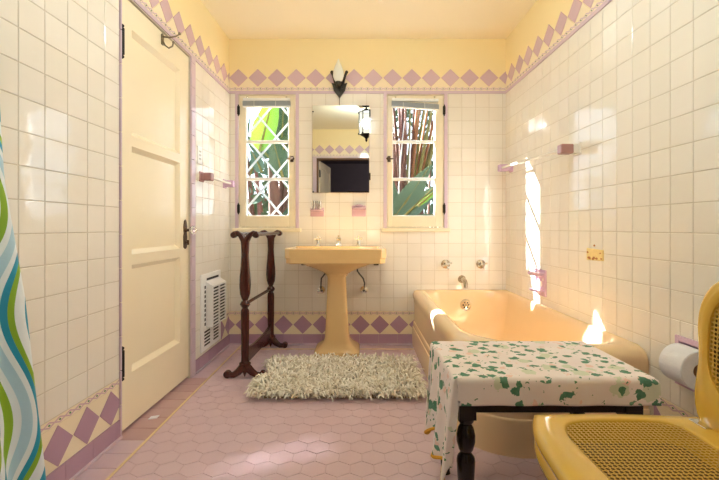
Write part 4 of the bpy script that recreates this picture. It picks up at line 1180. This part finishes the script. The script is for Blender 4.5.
# ------------------------------------------------------------------ pendant lantern (seen in the mirror)
PX, PYY = .085, 1.50
root = thing('pendant_lantern', 'black iron hanging lantern with white glass, seen in the mirror edge', 'ceiling lamp', (PX, PYY, 2.0))
mb = MB(); mb.lathe([(.055, ZC), (.052, ZC-.012), (.02, ZC-.025), (.006, ZC-.03)], (PX, PYY, 0), n=20); mb.tube([(PX, PYY, ZC-.02), (PX, PYY, 2.385)], .005, 8)
obj('canopy', mb, 'iron', root)
mb = MB(); RL = .088
mb.lathe([(.012, 2.405), (.04, 2.39), (.095, 2.365), (.098, 2.355)], (PX, PYY, 0), n=6)
mb.lathe([(.09, 2.085), (.07, 2.072), (.03, 2.05), (.012, 2.03), (.016, 2.015), (.003, 1.99)], (PX, PYY, 0), n=6)
for k in range(6):
    a = k*pi/3; mb.tube([(PX+RL*cos(a), PYY+RL*sin(a), 2.36), (PX+RL*cos(a), PYY+RL*sin(a), 2.08)], .0065, 6)
    mb.ball((PX+(RL+.006)*cos(a), PYY+(RL+.006)*sin(a), 2.35), .012, 8); mb.ball((PX+(RL+.006)*cos(a), PYY+(RL+.006)*sin(a), 2.09), .012, 8)
obj('lantern_frame', mb, 'iron', root)
M['lampglass'] = lampglass(.4)
for k in range(6):
    a, b = k*pi/3, (k+1)*pi/3; mb = MB(); r = RL-.004
    mb.hull8([(PX+(r-d)*cos(t), PYY+(r-d)*sin(t), z) for t in (a+.06, b-.06) for d in (0, .003) for z in (2.088, 2.352)])
    obj('glass_panel', mb, 'lampglass', root)

# ------------------------------------------------------------------ outside
mb = MB(); mb.box(-14, 14, YB+.055, 22, -.35, -.30)
struct(obj('ground', mb, 'soil'), 'garden soil outside the windows', 'ground')
def leafblade(mb, base, tip, width, sag=.1, roll=0.0, split=0, n=14, up=(0, -1, .3)):
    base, tip = Vector(base), Vector(tip); d = tip-base; t = d.normalized(); upv = Vector(up).normalized()
    side = t.cross(upv).normalized(); nrm = side.cross(t)
    side = (side*cos(roll)+nrm*sin(roll)); nrm = side.cross(t)
    L = d.length; vs = []; fs = []; m = 8
    for i in range(n+1):
        f = i/n; w = width*(sin(pi*min(1, f*1.02)**.62)**.75 if 0 < f < 1 else .0)*.5+.002
        c = base+d*f+nrm*(-sag*4*f*(1-f)*L*.25)+Vector((0, 0, -sag*f*f*L*.5))
        for j in range(m+1):
            q = 2*j/m-1
            jag = 1-.10*split*random.random()*(abs(q) > .6)
            vs.append(c+side*(w*q*jag)+nrm*(.16*w*abs(q)**1.3))
    for i in range(n):
        for j in range(m): a = i*(m+1)+j; fs.append((a, a+1, a+m+2, a+m+1))
    mb.add(vs, fs, 0, True)
    return base, tip
def leafy(root, specs):
    for (b, t, w, sag, roll, m) in specs:
        mb = MB(); leafblade(mb, b, t, w, sag, roll, 1); lf = obj('leaf', mb, m, root, normals=False)
        mb = MB(); b, t = Vector(b), Vector(t)
        mb.tube([b, b.lerp(t, .5)+Vector((0, .012, 0)), t], [.014, .009, .002], 6)
        obj('midrib', mb, 'stalk_ol', lf)
def P3(px, py, Y): return ((px-359.5)/418*Y, Y, CAMZ+(227-py)/418*Y)
# banana plant behind window 1
root = thing('banana_plant', 'broad-leaved banana plant outside the latticed window', 'plant', P3(268, 245, 4.1)[:2]+(-.3,))
mb = MB(); b = Vector(P3(276, 240, 4.1)); mb.tube([(b.x, b.y, -.3), (b.x, b.y, 1.0), P3(272, 165, 4.1)], [.10, .07, .04], 12)
obj('stem', mb, 'trunk', root)
leafy(root, [(P3(259, 152, 4.0), P3(276, 84, 4.0), .27, .12, .15, 'leafyellow'), (P3(284, 150, 4.35), P3(268, 84, 4.4), .22, .1, .3, 'leaf'), (P3(250, 175, 4.4), P3(262, 140, 4.4), .14, .2, .2, 'leaf2'), (P3(240, 160, 4.5), P3(250, 116, 4.5), .07, .1, .2, 'leaf2'),
             (P3(280, 172, 4.15), P3(284, 92, 4.3), .20, .1, -.3, 'leaf'),
             (P3(276, 160, 4.1), P3(296, 128, 4.0), .22, .2, .1, 'leaf'),
             (P3(270, 158, 4.2), P3(244, 132, 4.3), .15, .2, .2, 'leaf'),
             (P3(283, 178, 4.05), P3(272, 136, 4.0), .20, .05, .0, 'leaf'),
             (P3(262, 172, 4.25), P3(250, 148, 4.3), .13, .2, .4, 'leaf2'),
             (P3(288, 190, 4.3), P3(300, 150, 4.3), .16, .1, .1, 'leaf')])
root = thing('shrub', 'dark low shrub with pinkish stems outside the latticed window', 'plant', P3(262, 245, 4.4)[:2]+(-.3,))
for k, (px, lean, m) in enumerate(((272, 2, 'stalk_red'), (262, -7, 'stalk_red'), (283, 3, 'trunk'), (253, -6, 'trunk'), (277.5, 5, 'trunk'))):
    mb = MB(); p = Vector(P3(px, 240, 4.4)); q = Vector(P3(px+lean, 168-4*k, 4.4)); mb.tube([(p.x, p.y, -.3), p, p.lerp(q, .5)+Vector((.01, 0, 0)), q], [.04, .035, .026, .016], 8)
    obj('branch', mb, m, root)
mb = MB()
for k in range(110):
    px, py = random.uniform(240, 296), random.uniform(192, 236); Y = random.uniform(4.25, 4.7)
    a = random.uniform(0, 2*pi); b = Vector(P3(px, py, Y)); leafblade(mb, b, b+Vector((.13*cos(a), random.uniform(-.05, .05), .10*sin(a)-.03)), random.uniform(.035, .06), .3, random.uniform(-1, 1), 0, 6)
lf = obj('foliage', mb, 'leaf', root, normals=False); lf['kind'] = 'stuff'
root = thing('laurel_bush', 'dark dense bush low behind the banana plant outside', 'bush', P3(262, 245, 5.7)[:2]+(-.3,))
mb = MB()
for k in range(260):
    px = random.uniform(232, 300); py = random.uniform(150+.35*abs(px-282), 242); Y = random.uniform(5.5, 5.9)
    if random.random() < .35: continue
    a = random.uniform(0, 2*pi); b = Vector(P3(px, py, Y)); leafblade(mb, b, b+Vector((.15*cos(a), random.uniform(-.05, .05), .15*sin(a)-.03)), random.uniform(.035, .06), .3, random.uniform(-1, 1), 0, 5)
f = obj('foliage', mb, 'leaf', root, normals=False); f['kind'] = 'stuff'
mb = MB(); b = P3(262, 245, 5.7); mb.tube([(b[0], b[1], -.3), (b[0], b[1], .9), P3(266, 190, 5.7)], [.06, .05, .02], 8)
obj('stem', mb, 'trunk', root)
# travellers palm fan behind window 2
root = thing('fan_palm', 'fan of red and orange palm stalks outside the clear window', 'plant', P3(408, 245, 4.5)[:2]+(-.3,))
mb = MB(); b = P3(404, 245, 4.5); mb.tube([(b[0], b[1], -.3), b, P3(404, 212, 4.5)], [.16, .14, .12], 14)
obj('trunk', mb, 'trunk', root)
cols = ['stalk_red', 'stalk_red', 'trunk', 'stalk_red', 'stalk_red', 'trunk', 'stalk_ol', 'stalk_red', 'stalk_or', 'stalk_or', 'stalk_ol', 'stalk_or', 'stalk_ol', 'stalk_or', 'stalk_ol', 'stalk_ol']
for k, m in enumerate(cols):
    f = k/(len(cols)-1); tx = 380+72*f+random.uniform(-1.5, 1.5); bx = 397+17*f; Y = 4.42+.03*(k % 3)
    b = Vector(P3(bx, 222-6*f, Y)); t = Vector(P3(tx, 70, Y+.05)); mid = b.lerp(t, .5)+Vector(((.035 if f < .5 else .01), 0, 0))
    mb = MB(); r = random.uniform(.020, .033); mb.tube([b, b.lerp(mid, .5), mid, mid.lerp(t, .5)+Vector((.01, 0, 0)), t], [r*1.25, r*1.1, r, r*.8, r*.6], 8, 0, .6)
    obj('stalk', mb, m, root)
for k in range(7):
    mb = MB(); px = random.uniform(392, 412); b = Vector(P3(px, 205, 4.36)); t = Vector(P3(px+random.uniform(-12, 10), 110+random.uniform(0, 40), 4.36)); mb.tube([b, b.lerp(t, .5)+Vector((random.uniform(-.03, .03), 0, 0)), t], [.010, .009, .004], 6)
    obj('dry_stalk', mb, random.choice(['stalk_red', 'stucco', 'trunk']), root)
for k in range(9):
    mb = MB(); px = 388+6.5*k+random.uniform(-2, 2); b = Vector(P3(px, 235, 4.75)); t = Vector(P3(px+random.uniform(-8, 16), 75, 4.8)); r = random.uniform(.022, .034)
    mb.tube([b, b.lerp(t, .5)+Vector((random.uniform(-.03, .03), 0, 0)), t], [r, r*.9, r*.6], 7, 0, .6)
    obj('stalk', mb, ['trunk', 'stalk_red', 'trunk', 'stalk_ol'][k % 4], root)
root = thing('evergreen_bush', 'dark dense bush behind the fan of palm stalks outside', 'bush', P3(420, 245, 5.6)[:2]+(-.3,))
mb = MB()
for k in range(420):
    px, py = random.uniform(380, 462), random.uniform(96, 240); Y = random.uniform(5.4, 5.9)
    if random.random() < .25*(px > 436): continue
    a = random.uniform(0, 2*pi); b = Vector(P3(px, py, Y)); leafblade(mb, b, b+Vector((.16*cos(a), random.uniform(-.05, .05), .16*sin(a)-.03)), random.uniform(.035, .06), .3, random.uniform(-1, 1), 0, 5)
f = obj('foliage', mb, 'leaf', root, normals=False); f['kind'] = 'stuff'
mb = MB(); b = P3(420, 245, 5.6); mb.tube([(b[0], b[1], -.3), (b[0], b[1], 1.2), P3(424, 150, 5.6)], [.06, .05, .02], 8)
obj('stem', mb, 'trunk', root)
root = thing('broadleaf_plant', 'large grey-green leaves low outside the clear window', 'plant', P3(398, 245, 3.95)[:2]+(-.3,))
mb = MB(); b = Vector(P3(396, 240, 3.95)); mb.tube([(b.x, b.y, -.3), (b.x, b.y, .6), P3(396, 214, 3.95)], [.05, .04, .02], 10)
obj('stem', mb, 'stalk_ol', root)
leafy(root, [(P3(393, 221, 3.95), P3(432, 163, 3.95), .20, .02, .0, 'leaf2'), (P3(396, 224, 3.9), P3(446, 176, 3.9), .17, .12, .3, 'leaf2'), (P3(394, 222, 4.0), P3(388, 168, 4.05), .16, .05, .1, 'leaf2'), (P3(404, 224, 3.86), P3(440, 212, 3.86), .14, .15, .5, 'leaf2'), (P3(418, 206, 3.82), P3(441, 186, 3.82), .05, .1, .4, 'leafyellow')])
# hedge of dark leaves further off and a pale garden wall
root = thing('garden_hedge', 'dark green hedge far behind the plants outside', 'hedge', (0, 7.2, -.3))
mb = MB()
for k in range(700):
    x = random.uniform(-3.2, 3.2); z = random.uniform(-.3, 1.05+.25*sin(x*3)+.15*sin(7*x)); y = 7.0+random.uniform(-.2, .3); a = random.uniform(0, 2*pi)
    b = Vector((x, y, z)); leafblade(mb, b, b+Vector((.22*cos(a), random.uniform(-.1, .1), .2*sin(a))), random.uniform(.07, .12), .3, random.uniform(-1, 1), 0, 5)
f = obj('foliage', mb, 'leaf', root, normals=False); f['kind'] = 'stuff'

# ------------------------------------------------------------------ light
w = bpy.data.worlds.new('sky'); scene.world = w; w.use_nodes = True; nt = w.node_tree; nt.nodes.clear()
bg = nt.nodes.new('ShaderNodeBackground'); wo = nt.nodes.new('ShaderNodeOutputWorld')
tc = nt.nodes.new('ShaderNodeTexCoord'); sp = nt.nodes.new('ShaderNodeSeparateXYZ'); rp = nt.nodes.new('ShaderNodeValToRGB')
nt.links.new(tc.outputs['Generated'], sp.inputs[0]); nt.links.new(sp.outputs[2], rp.inputs[0])
e = rp.color_ramp.elements; e[0].position = 0; e[0].color = (.88, .95, 1, 1); e[1].position = .5; e[1].color = (.62, .82, 1.1, 1)
nt.links.new(rp.outputs[0], bg.inputs[0]); bg.inputs[1].default_value = 3.2; nt.links.new(bg.outputs[0], wo.inputs[0])
def lamp(name, typ, loc, energy, color=(1, 1, 1), **kw):
    d = bpy.data.lights.new(name, typ); d.energy = energy; d.color = color
    for k, v in kw.items(): setattr(d, k, v)
    o = bpy.data.objects.new(name, d); COL.objects.link(o); o.location = loc; return o
s = lamp('sun', 'SUN', (-6, 8, 7), 82.0, (1, .99, .985), angle=radians(.9))
lamp('bedroom_fill', 'POINT', (.9, -1.6, 2.1), 26, (1, .95, .95), shadow_soft_size=.15)  # added fill with no lamp seen there, lifts the mirrored doorway out of black
s.rotation_euler = Vector((1.41, -1.0, -1.1)).to_track_quat('-Z', 'Y').to_euler()
lamp('lantern_bulb', 'POINT', (PX, PYY, 2.22), 50, (.80, .90, 1), shadow_soft_size=.06)

# ------------------------------------------------------------------ camera
cd = bpy.data.cameras.new('camera'); cam = bpy.data.objects.new('camera', cd); COL.objects.link(cam)
cam.location = (0, 0, CAMZ); cam.rotation_euler = (pi/2, 0, 0)
cd.sensor_width = 36; cd.lens = 418/719*36; cd.shift_y = -13/719; cd.clip_start = .02
scene.camera = cam
vs_ = scene.view_settings; vs_.view_transform = 'Standard'; vs_.look = 'None'; vs_.gamma = 1; vs_.use_curve_mapping = False; vs_.exposure = 0.02
scene.cycles.max_bounces = 14; scene.cycles.diffuse_bounces = 8; scene.cycles.glossy_bounces = 6; scene.cycles.transparent_max_bounces = 12
scene.cycles.caustics_reflective = True; scene.cycles.blur_glossy = 0.0; scene.cycles.sample_clamp_indirect = 0
scene.cycles.use_guiding = True; scene.cycles.use_surface_guiding = True; scene.cycles.use_deterministic_guiding = True
